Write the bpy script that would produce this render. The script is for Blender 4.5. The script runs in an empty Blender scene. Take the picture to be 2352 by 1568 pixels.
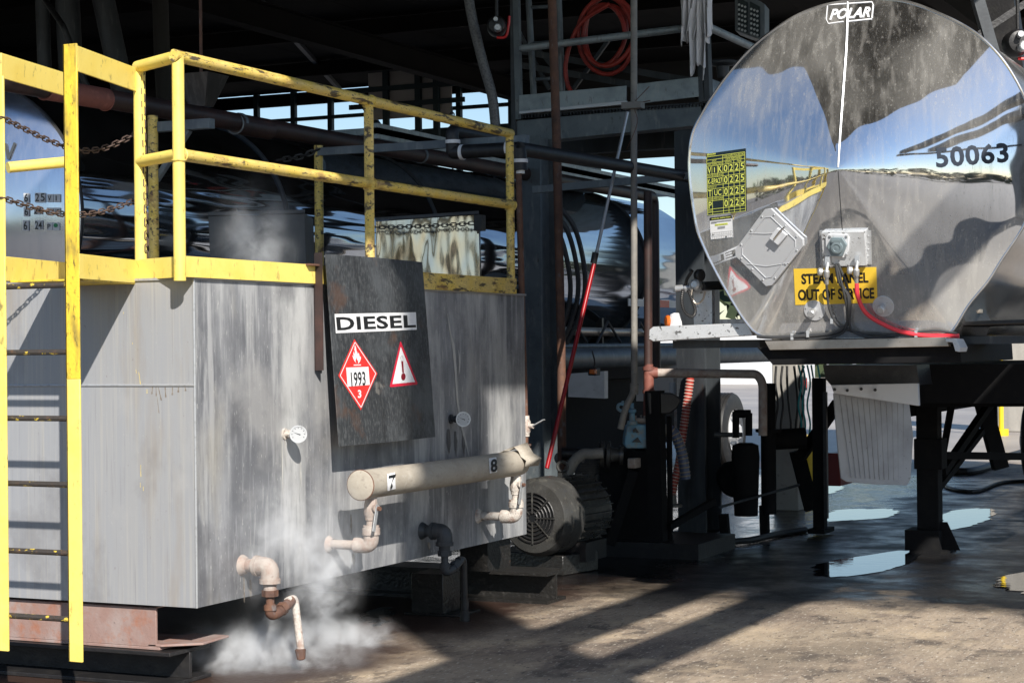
import bpy, math, random
from mathutils import Vector, Matrix, noise
R = math.radians
random.seed(7)
S = bpy.context.scene
COL = S.collection
# ------------------------------------------------------------------ camera
F = 4336.0; CX = 1176.0; CY = 784.0; CAMZ = 1.65
yaw = R(25.05); pitch = R(0.20); roll = 0.010
fwd = Vector((-math.sin(yaw)*math.cos(pitch), math.cos(yaw)*math.cos(pitch), math.sin(pitch)))
r0 = Vector((math.cos(yaw), math.sin(yaw), 0)); u0 = r0.cross(fwd).normalized()
rc = (r0*math.cos(roll) - u0*math.sin(roll)).normalized()
uc = (u0*math.cos(roll) + r0*math.sin(roll)).normalized()
CAM = Vector((0, 0, CAMZ))
cd = bpy.data.cameras.new("camera"); cam = bpy.data.objects.new("camera", cd); COL.objects.link(cam)
cam.matrix_world = Matrix(((rc.x, uc.x, -fwd.x, 0), (rc.y, uc.y, -fwd.y, 0), (rc.z, uc.z, -fwd.z, CAMZ), (0, 0, 0, 1)))
cd.sensor_width = 36; cd.lens = 36*F/2352; cd.clip_start = .05; cd.clip_end = 2000
S.camera = cam
# ------------------------------------------------------------------ light
SUN_TO = Vector((.533, -.617, .578)).normalized()
w = bpy.data.worlds.new("World"); S.world = w; w.use_nodes = True
nt = w.node_tree; bg = nt.nodes['Background']
sky = nt.nodes.new('ShaderNodeTexSky'); sky.sky_type = 'NISHITA'; sky.sun_disc = False
sky.sun_elevation = math.asin(SUN_TO.z); sky.sun_rotation = math.atan2(SUN_TO.x, SUN_TO.y)
sky.air_density = 1.0; sky.dust_density = 0.3; sky.ozone_density = 2.5
nt.links.new(sky.outputs[0], bg.inputs[0]); bg.inputs[1].default_value = .082
sd = bpy.data.lights.new("sun", 'SUN'); sd.energy = 5.0; sd.angle = R(.53); sd.color = (1, .95, .87)
so = bpy.data.objects.new("sun", sd); COL.objects.link(so)
so.rotation_euler = SUN_TO.to_track_quat('Z', 'Y').to_euler()
S.view_settings.view_transform = 'Standard'; S.view_settings.look = 'None'
S.view_settings.exposure = 0.55; S.view_settings.gamma = 1; S.view_settings.use_curve_mapping = False
S.render.engine = 'CYCLES'
S.cycles.max_bounces = 7; S.cycles.volume_bounces = 3; S.cycles.glossy_bounces = 4; S.cycles.diffuse_bounces = 2
S.cycles.volume_step_rate = 1.0; S.cycles.volume_max_steps = 96
# ------------------------------------------------------------------ positions
def ray(px, py):
    return (fwd*F + rc*(px-CX) + uc*(CY-py)) / F
def P(px, py, D=None, X=None, Y=None, Z=None):
    d = ray(px, py)
    if D is not None: t = D
    elif X is not None: t = X/d.x
    elif Y is not None: t = Y/d.y
    else: t = (Z-CAMZ)/d.z
    return CAM + d*t
def plane_surf(p0, n):
    n = n.normalized()
    def f(px, py, off=0):
        d = ray(px, py); t = (p0-CAM).dot(n)/d.dot(n)
        return CAM + d*t + n*off
    return f
# ------------------------------------------------------------------ mesh collector
class MB:
    def __init__(s): s.v = []; s.f = []; s.mi = []; s.cm = 0
    def add(s, vs, fs):
        b = len(s.v); s.v += [tuple(v) for v in vs]; s.f += [tuple(i+b for i in f) for f in fs]; s.mi += [s.cm]*len(fs); return s
    def box(s, a, b):
        a = Vector(a); b = Vector(b); lo = [min(a[i], b[i]) for i in range(3)]; hi = [max(a[i], b[i]) for i in range(3)]
        v = [(x, y, z) for x in (lo[0], hi[0]) for y in (lo[1], hi[1]) for z in (lo[2], hi[2])]
        return s.add(v, [(0, 1, 3, 2), (4, 6, 7, 5), (0, 4, 5, 1), (2, 3, 7, 6), (0, 2, 6, 4), (1, 5, 7, 3)])
    def beam(s, a, b, w, h, up=(0, 0, 1)):
        a = Vector(a); b = Vector(b); d = (b-a).normalized(); up = Vector(up)
        if abs(d.dot(up)) > .98: up = Vector((0, 1, 0))
        x = d.cross(up).normalized(); y = x.cross(d).normalized()
        v = []
        for p in (a, b):
            for sx, sy in ((-1, -1), (1, -1), (1, 1), (-1, 1)): v.append(p + x*sx*w/2 + y*sy*h/2)
        return s.add(v, [(0, 3, 2, 1), (4, 5, 6, 7), (0, 1, 5, 4), (1, 2, 6, 5), (2, 3, 7, 6), (3, 0, 4, 7)])
    def ibeam(s, a, b, w, h, t=.012, up=(0, 0, 1)):
        a = Vector(a); b = Vector(b); d = (b-a).normalized(); up = Vector(up)
        x = d.cross(up).normalized(); y = x.cross(d).normalized()
        o = y*(h/2-t/2)
        s.beam(a+o, b+o, w, t, up); s.beam(a-o, b-o, w, t, up); s.beam(a, b, t, h-2*t, up); return s
    def cyl(s, a, b, r0, r1=None, n=20, caps=True):
        if r1 is None: r1 = r0
        return s.lathe(a, (Vector(b)-Vector(a)), [(0, r0), ((Vector(b)-Vector(a)).length, r1)], n, caps)
    def lathe(s, o, ax, prof, n=24, caps=True):
        o = Vector(o); ax = Vector(ax).normalized(); up = Vector((0, 0, 1)) if abs(ax.z) < .9 else Vector((1, 0, 0))
        x = ax.cross(up).normalized(); y = ax.cross(x).normalized(); v = []; f = []
        for h, r in prof:
            for i in range(n):
                t = 2*math.pi*i/n; v.append(o + ax*h + x*math.cos(t)*r + y*math.sin(t)*r)
        m = len(prof)
        for j in range(m-1):
            for i in range(n):
                k = (i+1) % n; f.append((j*n+i, j*n+k, (j+1)*n+k, (j+1)*n+i))
        if caps: f.append(tuple(range(n-1, -1, -1))); f.append(tuple((m-1)*n+i for i in range(n)))
        return s.add(v, f)
    def tube(s, pts, r, n=12, caps=True, closed=False):
        pts = [Vector(p) for p in pts]; m = len(pts); v = []; f = []
        rr = r if isinstance(r, (list, tuple)) else [r]*m
        t0 = (pts[1]-pts[0]).normalized(); up = Vector((0, 0, 1)) if abs(t0.z) < .9 else Vector((1, 0, 0))
        x = t0.cross(up).normalized()
        for i, p in enumerate(pts):
            if closed: t = (pts[(i+1) % m]-pts[i-1]).normalized()
            else: t = (pts[min(i+1, m-1)]-pts[max(i-1, 0)]).normalized()
            x = (x - t*x.dot(t)).normalized(); y = t.cross(x)
            for k in range(n):
                a = 2*math.pi*k/n; v.append(p + (x*math.cos(a)+y*math.sin(a))*rr[i])
        for j in range(m if closed else m-1):
            j2 = (j+1) % m
            for i in range(n):
                k = (i+1) % n; f.append((j*n+i, j*n+k, j2*n+k, j2*n+i))
        if caps and not closed: f.append(tuple(range(n-1, -1, -1))); f.append(tuple((m-1)*n+i for i in range(n)))
        return s.add(v, f)
    def prism(s, pts, d):
        pts = [Vector(p) for p in pts]; d = Vector(d); n = len(pts)
        return s.add(pts+[p+d for p in pts], [tuple(range(n-1, -1, -1)), tuple(range(n, 2*n))]+[(i, (i+1) % n, n+(i+1) % n, n+i) for i in range(n)])
    def sheet(s, pts): return s.add(pts, [tuple(range(len(pts)))])
    def torus(s, c, ax, R_, r, n=24, m=8, a0=0, a1=360):
        c = Vector(c); ax = Vector(ax).normalized(); up = Vector((0, 0, 1)) if abs(ax.z) < .9 else Vector((1, 0, 0))
        x = ax.cross(up).normalized(); y = x.cross(ax).normalized()
        full = a1-a0 >= 360
        k = n if full else n+1
        pts = [c + (x*math.cos(R(a0+(a1-a0)*i/n)) + y*math.sin(R(a0+(a1-a0)*i/n)))*R_ for i in range(k)]
        return s.tube(pts, r, m, closed=full)
    def hexnut(s, a, b, r): return s.cyl(a, b, r, n=6)
    def build(s, name, mat, parent=None, bevel=0, smooth=35):
        me = bpy.data.meshes.new(name); me.from_pydata(s.v, [], s.f)
        for m_ in (mat if isinstance(mat, (list, tuple)) else [mat]): me.materials.append(m_)
        if s.cm or any(s.mi): me.polygons.foreach_set('material_index', s.mi)
        me.validate(); me.update()
        me.shade_smooth(); me.set_sharp_from_angle(angle=R(smooth))
        o = bpy.data.objects.new(name, me); COL.objects.link(o)
        if parent is not None: adopt(o, parent)
        if bevel:
            b = o.modifiers.new('b', 'BEVEL'); b.width = bevel; b.segments = 2; b.limit_method = 'ANGLE'; b.angle_limit = R(50)
        return o
def adopt(o, parent):
    o.parent = parent
    o.matrix_parent_inverse = Matrix.Translation(-parent.location) if parent.type == 'EMPTY' else Matrix.Identity(4)
def thing(name, label, cat, loc, group=None):
    o = bpy.data.objects.new(name, None); COL.objects.link(o); o.location = loc; o.empty_display_size = .1
    o['label'] = label; o['category'] = cat
    if group: o['group'] = group
    return o
def tag(o, label, cat, group=None, kind=None):
    o['label'] = label; o['category'] = cat
    if group: o['group'] = group
    if kind: o['kind'] = kind
    return o
def copy_tree(o, parent=None):
    c = o.copy(); COL.objects.link(c); c.parent = parent
    if parent is not None: c.matrix_parent_inverse = o.matrix_parent_inverse.copy()
    for ch in [k for k in bpy.data.objects if k.parent == o]: copy_tree(ch, c)
    return c
def smooth_path(pts, n=8, closed=False):
    pts = [Vector(p) for p in pts]; out = []; m = len(pts)
    rng = range(m) if closed else range(m-1)
    for i in rng:
        if closed: p0, p1, p2, p3 = pts[i-1], pts[i], pts[(i+1) % m], pts[(i+2) % m]
        else: p0, p1, p2, p3 = pts[max(i-1, 0)], pts[i], pts[i+1], pts[min(i+2, m-1)]
        for k in range(n):
            t = k/n
            out.append(.5*((2*p1)+(p2-p0)*t+(2*p0-5*p1+4*p2-p3)*t*t+(3*p1-p0-3*p2+p3)*t**3))
    if not closed: out.append(pts[-1])
    return out
def bend(pts, r=.05, n=5):
    """polyline with rounded corners"""
    pts = [Vector(p) for p in pts]; out = [pts[0]]
    for i in range(1, len(pts)-1):
        a, b, c = pts[i-1], pts[i], pts[i+1]; d1 = (a-b); d2 = (c-b); k = min(r, d1.length*.48, d2.length*.48)
        p = b+d1.normalized()*k; q = b+d2.normalized()*k
        for j in range(n+1):
            t = j/n; out.append(p*(1-t)**2+b*2*t*(1-t)+q*t*t)
    out.append(pts[-1]); return out
# ------------------------------------------------------------------ materials
def lin(c):
    return tuple(((x/255)/12.92 if x/255 <= .04045 else ((x/255+.055)/1.055)**2.4) for x in c)
def mat(name, base, rough=.5, metal=0., layers=(), bump=0, bscale=30, spec=.5, aniso=None, rlayers=(), trans=0, emis=None, coat=0, bstretch=(1, 1, 1)):
    """layers: (colour, scale(x,y,z) or s, lo, hi, opacity[, detail]) noise masks laid over base"""
    m = bpy.data.materials.new(name); m.use_nodes = True; t = m.node_tree; N = t.nodes; L = t.links
    b = N['Principled BSDF']; b.inputs['Roughness'].default_value = rough; b.inputs['Metallic'].default_value = metal
    b.inputs['Specular IOR Level'].default_value = spec
    if trans: b.inputs['Transmission Weight'].default_value = trans
    if coat: b.inputs['Coat Weight'].default_value = coat
    b.inputs['Base Color'].default_value = (*base, 1)
    if emis: b.inputs['Emission Color'].default_value = (*emis[0], 1); b.inputs['Emission Strength'].default_value = emis[1]
    tc = N.new('ShaderNodeTexCoord')
    def mask(sc, lo, hi, op=1, det=6, seed=0):
        mp = N.new('ShaderNodeMapping'); mp.inputs['Scale'].default_value = sc if isinstance(sc, (tuple, list)) else (sc,)*3
        mp.inputs['Location'].default_value = (seed*3.7, seed*1.3, seed*2.1)
        L.new(tc.outputs['Object'], mp.inputs[0]); nz = N.new('ShaderNodeTexNoise'); nz.inputs['Scale'].default_value = 1
        nz.inputs['Detail'].default_value = det; nz.inputs['Roughness'].default_value = .6; L.new(mp.outputs[0], nz.inputs['Vector'])
        mr = N.new('ShaderNodeMapRange'); mr.inputs['From Min'].default_value = lo; mr.inputs['From Max'].default_value = hi
        mr.inputs['To Max'].default_value = op; L.new(nz.outputs['Fac'], mr.inputs['Value']); return mr.outputs[0]
    cur = None
    for i, ly in enumerate(layers):
        mk = mask(ly[1], ly[2], ly[3], ly[4], ly[5] if len(ly) > 5 else 6, i+1)
        mx = N.new('ShaderNodeMix'); mx.data_type = 'RGBA'; L.new(mk, mx.inputs['Factor'])
        if cur is None: mx.inputs['A'].default_value = (*base, 1)
        else: L.new(cur, mx.inputs['A'])
        mx.inputs['B'].default_value = (*ly[0], 1); cur = mx.outputs['Result']
    if cur is not None: L.new(cur, b.inputs['Base Color'])
    for i, (target, sc, lo, hi, a, bb) in enumerate(rlayers):
        mk = mask(sc, lo, hi, 1, 5, 20+i); mr = N.new('ShaderNodeMapRange')
        mr.inputs['To Min'].default_value = a; mr.inputs['To Max'].default_value = bb
        L.new(mk, mr.inputs['Value']); L.new(mr.outputs[0], b.inputs[target])
    if bump:
        mp = N.new('ShaderNodeMapping'); mp.inputs['Scale'].default_value = tuple(bscale*k for k in bstretch)
        L.new(tc.outputs['Object'], mp.inputs[0])
        nz = N.new('ShaderNodeTexNoise'); nz.inputs['Scale'].default_value = 1; nz.inputs['Detail'].default_value = 5
        L.new(mp.outputs[0], nz.inputs['Vector'])
        bp = N.new('ShaderNodeBump'); bp.inputs['Strength'].default_value = 1; bp.inputs['Distance'].default_value = bump
        L.new(nz.outputs['Fac'], bp.inputs['Height']); L.new(bp.outputs[0], b.inputs['Normal'])
    return m
M = {}
M['yellow'] = mat('yellow_paint', (.88, .69, .17), .42, 0, [((.80, .58, .09), 5, .45, .75, .7), ((.10, .085, .05), (26, 26, 12), .60, .72, .75, 8), ((.30, .16, .05), 9, .66, .76, .6)], bump=.0012, bscale=50)
M['yellow_worn'] = mat('worn_yellow_paint', (.72, .52, .10), .5, 0, [((.62, .47, .20), 7, .4, .7, .7), ((.045, .035, .03), (26, 5, 26), .555, .60, .92, 11), ((.20, .09, .04), (12, 5, 12), .54, .70, .75, 9), ((.05, .04, .035), (90, 40, 90), .60, .64, .8, 6), ((.84, .66, .22), (50, 12, 50), .56, .66, .7, 8)], bump=.002, bscale=45)
M['yellow_dirty'] = mat('grimy_yellow_paint', (.80, .57, .05), .5, 0, [((.20, .15, .05), (16, 16, 5), .47, .70, .85, 10), ((.05, .045, .03), (60, 60, 25), .58, .68, .8, 8)], bump=.0015, bscale=60)
M['rung'] = mat('worn_rung', (.045, .038, .033), .6, 0, [((.72, .52, .06), (14, 26, 26), .58, .62, 1, 6), ((.13, .07, .04), 30, .55, .7, .6)], bump=.003, bscale=60)
M['steel_front'] = mat('galvanised_sheet', (.37, .373, .385), .5, .25, [((.35, .36, .385), (9, 9, .5), .38, .66, 1, 5), ((.44, .43, .41), (60, 60, 1.2), .5, .66, .7, 10), ((.26, .26, .275), (90, 90, 2.2), .57, .68, .55, 10), ((.33, .27, .20), (5, 5, .8), .56, .72, .55, 9), ((.47, .46, .45), (3, 3, 2), .58, .70, .45, 11), ((.22, .215, .22), (2.2, 2.2, 1.5), .57, .68, .5, 11), ((.56, .56, .55), (150, 150, 50), .66, .72, .6, 4), ((.16, .12, .09), (60, 60, 24), .70, .74, .8, 5)], bump=.0006, bscale=20, bstretch=(2, 2, .2))
M['steel_side'] = mat('streaked_sheet', (.33, .335, .35), .5, .25, [((.11, .115, .13), (4, 1.5, .7), .46, .60, .75, 8), ((.15, .155, .17), (8, 6, .5), .46, .64, .7, 7), ((.60, .60, .59), (4, 1.5, .5), .50, .62, .9, 9), ((.56, .56, .56), (12, 9, .6), .53, .62, .6, 10), ((.52, .52, .53), (60, 36, 3.6), .54, .68, .5, 11), ((.14, .145, .16), (90, 50, 5), .56, .68, .4, 11), ((.11, .11, .12), (2.6, 1.6, 1.6), .53, .66, .6, 12), ((.46, .45, .44), (2.2, 1.3, 1.3), .52, .64, .55, 12), ((.68, .67, .64), (150, 120, 22), .64, .70, .7, 5), ((.42, .38, .30), (3, 1.6, .5), .60, .75, .6, 6)], bump=.0006, bscale=20, bstretch=(2, 2, .2))
M['skid'] = mat('rusty_primer_steel', (.28, .18, .155), .7, .0, [((.34, .29, .275), 5, .45, .7, .8), ((.32, .12, .06), 14, .52, .72, .7, 9), ((.08, .06, .055), 40, .62, .72, .6, 8)], bump=.002, bscale=40)
M['black_steel'] = mat('grimy_black_steel', (.017, .016, .017), .45, .1, [((.04, .037, .034), 9, .5, .75, .8), ((.012, .012, .012), 4, .5, .7, .8)], bump=.003, bscale=35)
M['black_matte'] = mat('flat_black', (.006, .006, .007), .8, 0, [((.014, .013, .012), 12, .5, .75, .7)], spec=.2)
M['galv'] = mat('galvanised_steel', (.15, .175, .19), .5, .3, [((.10, .12, .14), 5, .42, .66, .9), ((.28, .29, .28), (14, 14, 5), .55, .75, .8, 8), ((.06, .05, .04), (26, 26, 8), .62, .72, .7, 8)], bump=.001, bscale=30)
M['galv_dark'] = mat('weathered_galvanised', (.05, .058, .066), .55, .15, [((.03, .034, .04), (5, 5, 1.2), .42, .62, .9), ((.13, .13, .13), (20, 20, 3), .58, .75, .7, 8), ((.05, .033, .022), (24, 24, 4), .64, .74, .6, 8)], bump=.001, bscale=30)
M['galv_bright'] = mat('galvanised_plate', (.34, .39, .41), .5, .3, [((.20, .24, .26), 5, .42, .66, .9, 8), ((.42, .43, .42), (14, 14, 5), .55, .72, .8, 9), ((.10, .08, .06), (26, 26, 8), .60, .70, .7, 9)], bump=.001, bscale=30)
M['rust'] = mat('rusty_pipe', (.11, .055, .038), .75, 0, [((.19, .09, .05), 12, .45, .7, .8, 8), ((.17, .16, .16), (20, 20, 9), .60, .7, .8, 7), ((.03, .02, .018), 6, .55, .75, .7)], bump=.0015, bscale=60)
M['red_rust'] = mat('red_oxide_pipe', (.22, .075, .055), .65, 0, [((.10, .045, .04), 8, .45, .7, .8), ((.34, .14, .10), 20, .58, .72, .6, 8)], bump=.001, bscale=50)
M['brown_dark'] = mat('dark_red_brown_pipe', (.045, .024, .021), .5, 0, [((.09, .04, .03), 8, .5, .75, .7), ((.015, .013, .013), 3, .45, .7, .8)], bump=.001, bscale=50)
M['beige_fit'] = mat('steamed_iron_fitting', (.37, .32, .285), .7, 0, [((.27, .175, .14), 16, .45, .68, .8, 8), ((.46, .42, .38), 22, .52, .72, .8, 8), ((.14, .08, .06), 30, .62, .74, .7, 8)], bump=.002, bscale=70)
M['beige'] = mat('weathered_jacket', (.40, .36, .30), .75, 0, [((.30, .26, .21), (9, 5, 9), .42, .7, .8, 8), ((.22, .19, .16), (40, 12, 40), .58, .72, .6, 8), ((.46, .43, .38), 30, .55, .75, .6)], bump=.001, bscale=60)
M['scaled'] = mat('lime_scaled_iron', (.52, .47, .42), .8, 0, [((.30, .20, .16), 22, .50, .66, .9, 8), ((.66, .64, .60), 40, .5, .7, .7, 8), ((.10, .07, .06), 18, .60, .70, .8, 8)], bump=.004, bscale=80)
M['chain_rust'] = mat('old_chain', (.075, .05, .042), .7, .2, [((.16, .10, .075), 30, .5, .65, .8, 6)])
M['grey_paint'] = mat('grey_painted_pipe', (.20, .19, .175), .6, 0, [((.30, .28, .24), 8, .45, .7, .8), ((.10, .085, .075), 30, .58, .72, .7, 8)], bump=.001, bscale=60)
M['board'] = mat('scuffed_black_plate', (.046, .050, .055), .38, .3, [((.13, .135, .14), (80, 80, 26), .48, .64, .8, 11), ((.30, .31, .31), (150, 150, 60), .64, .70, .8, 6), ((.12, .13, .14), (2.5, 2.5, 2.5), .50, .62, .7, 7), ((.13, .07, .045), 3.2, .60, .68, .6, 8), ((.34, .32, .29), 2.3, .64, .655, .55, 5), ((.02, .02, .022), (9, 9, 1.2), .54, .66, .6, 8)], bump=.0004, bscale=60)
M['white'] = mat('white_vinyl', (.78, .78, .79), .45, 0, [((.62, .62, .62), 20, .5, .8, .5)])
M['ink'] = mat('black_ink', (.012, .013, .014), .4)
M['ink_blue'] = mat('dark_blue_ink', (.010, .018, .035), .4)
M['red'] = mat('red_vinyl', (.68, .035, .03), .4, 0, [((.55, .02, .02), 8, .5, .8, .5)])
M['red_edge'] = mat('crimson_vinyl', (.60, .02, .05), .4)
M['red_dark'] = mat('dark_red_ink', (.22, .008, .02), .4)
M['orange_yellow'] = mat('yellow_vinyl', (.80, .53, .05), .4, 0, [((.72, .46, .04), 12, .5, .8, .5)])
M['lime_ink'] = mat('lime_ink', (.66, .70, .13), .5)
M['plate_black'] = mat('black_vinyl', (.010, .020, .024), .4)
M['alu'] = mat('brushed_aluminium', (.56, .57, .59), .42, .3, [((.55, .56, .57), (3, 3, 40), .5, .7, .6), ((.2, .19, .18), 60, .68, .74, .8, 4)], bump=.0004, bscale=20)
M['alu_spot'] = mat('tar_spotted_aluminium', (.68, .69, .70), .42, .5, [((.06, .055, .05), 36, .62, .66, .9, 3), ((.5, .5, .5), 10, .5, .7, .6), ((.10, .09, .08), 90, .64, .68, .7, 3)], bump=.0005, bscale=30)
M['bright_plate'] = mat('dirty_bright_plate', (.42, .38, .34), .32, .7, [((.30, .26, .22), (9, 2, 9), .45, .7, .8), ((.05, .045, .04), 70, .66, .72, .8, 3)])
M['brass'] = mat('dull_brass', (.42, .36, .30), .4, .6, [((.2, .17, .14), 30, .5, .7, .7)])
M['chrome'] = mat('chrome', (.72, .73, .74), .10, 1)
M['zinc'] = mat('zinc_fitting', (.55, .56, .57), .4, .6, [((.38, .38, .38), 40, .5, .7, .7)])
M['rubber'] = mat('black_rubber', (.016, .016, .017), .5, 0, [((.045, .042, .04), 14, .5, .75, .7)], bump=.0006, bscale=60)
M['cable'] = mat('black_cable', (.05, .052, .055), .4)
M['red_cable'] = mat('red_cable', (.80, .05, .07), .35)
M['red_hose'] = mat('red_hose', (.30, .028, .018), .5, 0, [((.12, .012, .01), 14, .45, .7, .8)])
M['red_paint'] = mat('red_paint', (.30, .006, .010), .3, 0)
M['white_paint'] = mat('white_painted_metal', (.62, .63, .65), .4, 0, [((.4, .4, .42), 6, .5, .75, .6), ((.12, .1, .09), 22, .66, .74, .6)])
M['flap'] = mat('white_rubber_flap', (.38, .385, .40), .6, 0, [((.26, .26, .27), 5, .45, .7, .8), ((.07, .065, .06), 38, .69, .73, .9, 3)])
M['cloth'] = mat('white_cotton', (.72, .71, .73), .9, 0, [((.45, .42, .38), 9, .58, .75, .5, 8)])
M['motor'] = mat('oily_grey_motor', (.042, .041, .039), .5, .0, [((.05, .05, .048), 7, .45, .68, .9), ((.12, .115, .10), 16, .55, .72, .6, 8), ((.04, .06, .08), 30, .66, .74, .6)], bump=.0022, bscale=55, rlayers=[('Roughness', 6, .4, .6, .2, .6)])
M['tar'] = mat('tar_coated_steel', (.018, .017, .016), .3, .0, [((.06, .055, .05), 30, .55, .75, .8, 8), ((.14, .06, .03), 9, .68, .76, .6)], bump=.006, bscale=45)
M['blue_pump'] = mat('faded_blue_paint', (.16, .34, .46), .6, 0, [((.25, .25, .22), 14, .46, .62, .9, 8), ((.09, .25, .42), 9, .52, .7, .8), ((.10, .06, .04), 20, .62, .74, .7, 8)], bump=.001, bscale=50)
M['amber'] = mat('amber_lens', (.75, .16, .02), .2, 0, trans=.2)
M['tail_red'] = mat('red_lens', (.6, .02, .02), .25)
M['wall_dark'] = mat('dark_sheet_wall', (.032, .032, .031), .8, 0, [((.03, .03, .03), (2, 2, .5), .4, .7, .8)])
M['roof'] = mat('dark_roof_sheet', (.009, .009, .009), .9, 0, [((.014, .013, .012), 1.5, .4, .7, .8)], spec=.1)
M['teal_steel'] = mat('dark_teal_steel', (.010, .030, .036), .6)
M['panel'] = mat('translucent_panel', (.42, .40, .38), .7, 0, [((.34, .33, .32), 2, .4, .7, .8)])
M['concrete'] = mat('concrete_post', (.36, .34, .31), .85, 0, [((.24, .23, .21), (4, 4, 1.5), .4, .7, .8), ((.12, .11, .10), 16, .62, .74, .6, 8)], bump=.002, bscale=40)
M['teal_rope'] = mat('teal_rope', (.02, .30, .30), .7)
M['hose_braid'] = mat('braided_grey_hose', (.16, .16, .16), .5, .2, [((.07, .07, .075), (60, 60, 60), .45, .6, .8)])
M['yellow_plastic'] = mat('yellow_plastic', (.75, .52, .02), .4, 0)
M['trailer_red'] = mat('dark_red_paint', (.16, .012, .01), .4)
def dusty_mirror(name, tint, rough, dust, dustcol, bump=0, bscale=3, bst=(1, 1, 1), spots=None, grad=None):
    m = bpy.data.materials.new(name); m.use_nodes = True; t = m.node_tree; N = t.nodes; L = t.links
    N.remove(N['Principled BSDF']); out = N['Material Output']
    g = N.new('ShaderNodeBsdfGlossy'); g.inputs['Color'].default_value = (*tint, 1); g.inputs['Roughness'].default_value = rough
    d = N.new('ShaderNodeBsdfDiffuse'); d.inputs['Color'].default_value = (*dustcol, 1)
    mx = N.new('ShaderNodeMixShader'); L.new(g.outputs[0], mx.inputs[1]); L.new(d.outputs[0], mx.inputs[2]); L.new(mx.outputs[0], out.inputs[0])
    tc = N.new('ShaderNodeTexCoord'); cur = None
    for i, (sc, lo, hi, a, b_, det) in enumerate(dust):
        mp = N.new('ShaderNodeMapping'); mp.inputs['Scale'].default_value = sc; mp.inputs['Location'].default_value = (i*5.3, i, 0)
        L.new(tc.outputs['Object'], mp.inputs[0]); nz = N.new('ShaderNodeTexNoise'); nz.inputs['Scale'].default_value = 1; nz.inputs['Detail'].default_value = det
        L.new(mp.outputs[0], nz.inputs['Vector']); mr = N.new('ShaderNodeMapRange')
        for k, v in (('From Min', lo), ('From Max', hi), ('To Min', a), ('To Max', b_)): mr.inputs[k].default_value = v
        L.new(nz.outputs['Fac'], mr.inputs['Value']); o = mr.outputs[0]
        if cur is None: cur = o
        else:
            ad = N.new('ShaderNodeMath'); ad.operation = 'ADD'; L.new(cur, ad.inputs[0]); L.new(o, ad.inputs[1]); cur = ad.outputs[0]
    if grad:  # dirt that collects towards the bottom of the sheet: (z_hi, z_lo, extra)
        sp = N.new('ShaderNodeSeparateXYZ'); L.new(tc.outputs['Object'], sp.inputs[0]); mr = N.new('ShaderNodeMapRange'); mr.interpolation_type = 'SMOOTHSTEP'
        mr.inputs['From Min'].default_value = grad[0]; mr.inputs['From Max'].default_value = grad[1]; mr.inputs['To Max'].default_value = grad[2]
        L.new(sp.outputs[2], mr.inputs['Value']); ad = N.new('ShaderNodeMath'); ad.operation = 'ADD'; L.new(cur, ad.inputs[0]); L.new(mr.outputs[0], ad.inputs[1]); cur = ad.outputs[0]
    ad = N.new('ShaderNodeClamp'); L.new(cur, ad.inputs[0]); L.new(ad.outputs[0], mx.inputs[0])
    if bump:
        mp = N.new('ShaderNodeMapping'); mp.inputs['Scale'].default_value = tuple(bscale*k for k in bst); L.new(tc.outputs['Object'], mp.inputs[0])
        nz = N.new('ShaderNodeTexNoise'); nz.inputs['Scale'].default_value = 1; nz.inputs['Detail'].default_value = 2; L.new(mp.outputs[0], nz.inputs['Vector'])
        bp = N.new('ShaderNodeBump'); bp.inputs['Distance'].default_value = bump; bp.inputs['Strength'].default_value = 1
        L.new(nz.outputs['Fac'], bp.inputs['Height']); L.new(bp.outputs[0], g.inputs['Normal'])
    return m
M['mirror'] = dusty_mirror('polished_tank_head', (.84, .87, .92), .03,
    [((5, 5, .5), .42, .70, .05, .20, 8), ((26, 26, 1.1), .50, .66, 0, .16, 8), ((80, 80, 50), .62, .68, 0, .16, 3), ((1.4, 1.4, 1.3), .46, .56, 0, .16, 9), ((160, 160, 12), .62, .70, 0, .2, 4)],
    (.40, .385, .36), bump=.010, bscale=1.6, bst=(1, 1, .8), grad=(2.6, 1.65, .36))
M['mirror2'] = dusty_mirror('polished_tank_side', (.50, .55, .62), .05,
    [((3, 3, .8), .42, .75, .015, .06, 4), ((40, 40, 2), .55, .75, 0, .07, 4)], (.25, .24, .23), bump=.03, bscale=1.1, bst=(1.5, .35, 3.2))
M['mirror_head2'] = dusty_mirror('dulled_tank_head', (.74, .78, .86), .16,
    [((12, 12, .5), .42, .75, .10, .24, 4), ((60, 60, 1), .5, .75, 0, .12, 4)], (.34, .36, .42), bump=.006, bscale=1.5)
M['mirror_side1'] = dusty_mirror('polished_barrel', (.70, .71, .72), .12,
    [((6, 1.5, 6), .42, .75, .12, .4, 4)], (.42, .41, .39), bump=.012, bscale=1, bst=(1, .4, 3))
M['mirror_box'] = dusty_mirror('polished_box', (.40, .39, .38), .08,
    [((20, 20, 2), .45, .75, .02, .16, 6)], (.3, .28, .26), bump=.022, bscale=4.0, bst=(1.2, 2, .35))
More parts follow.
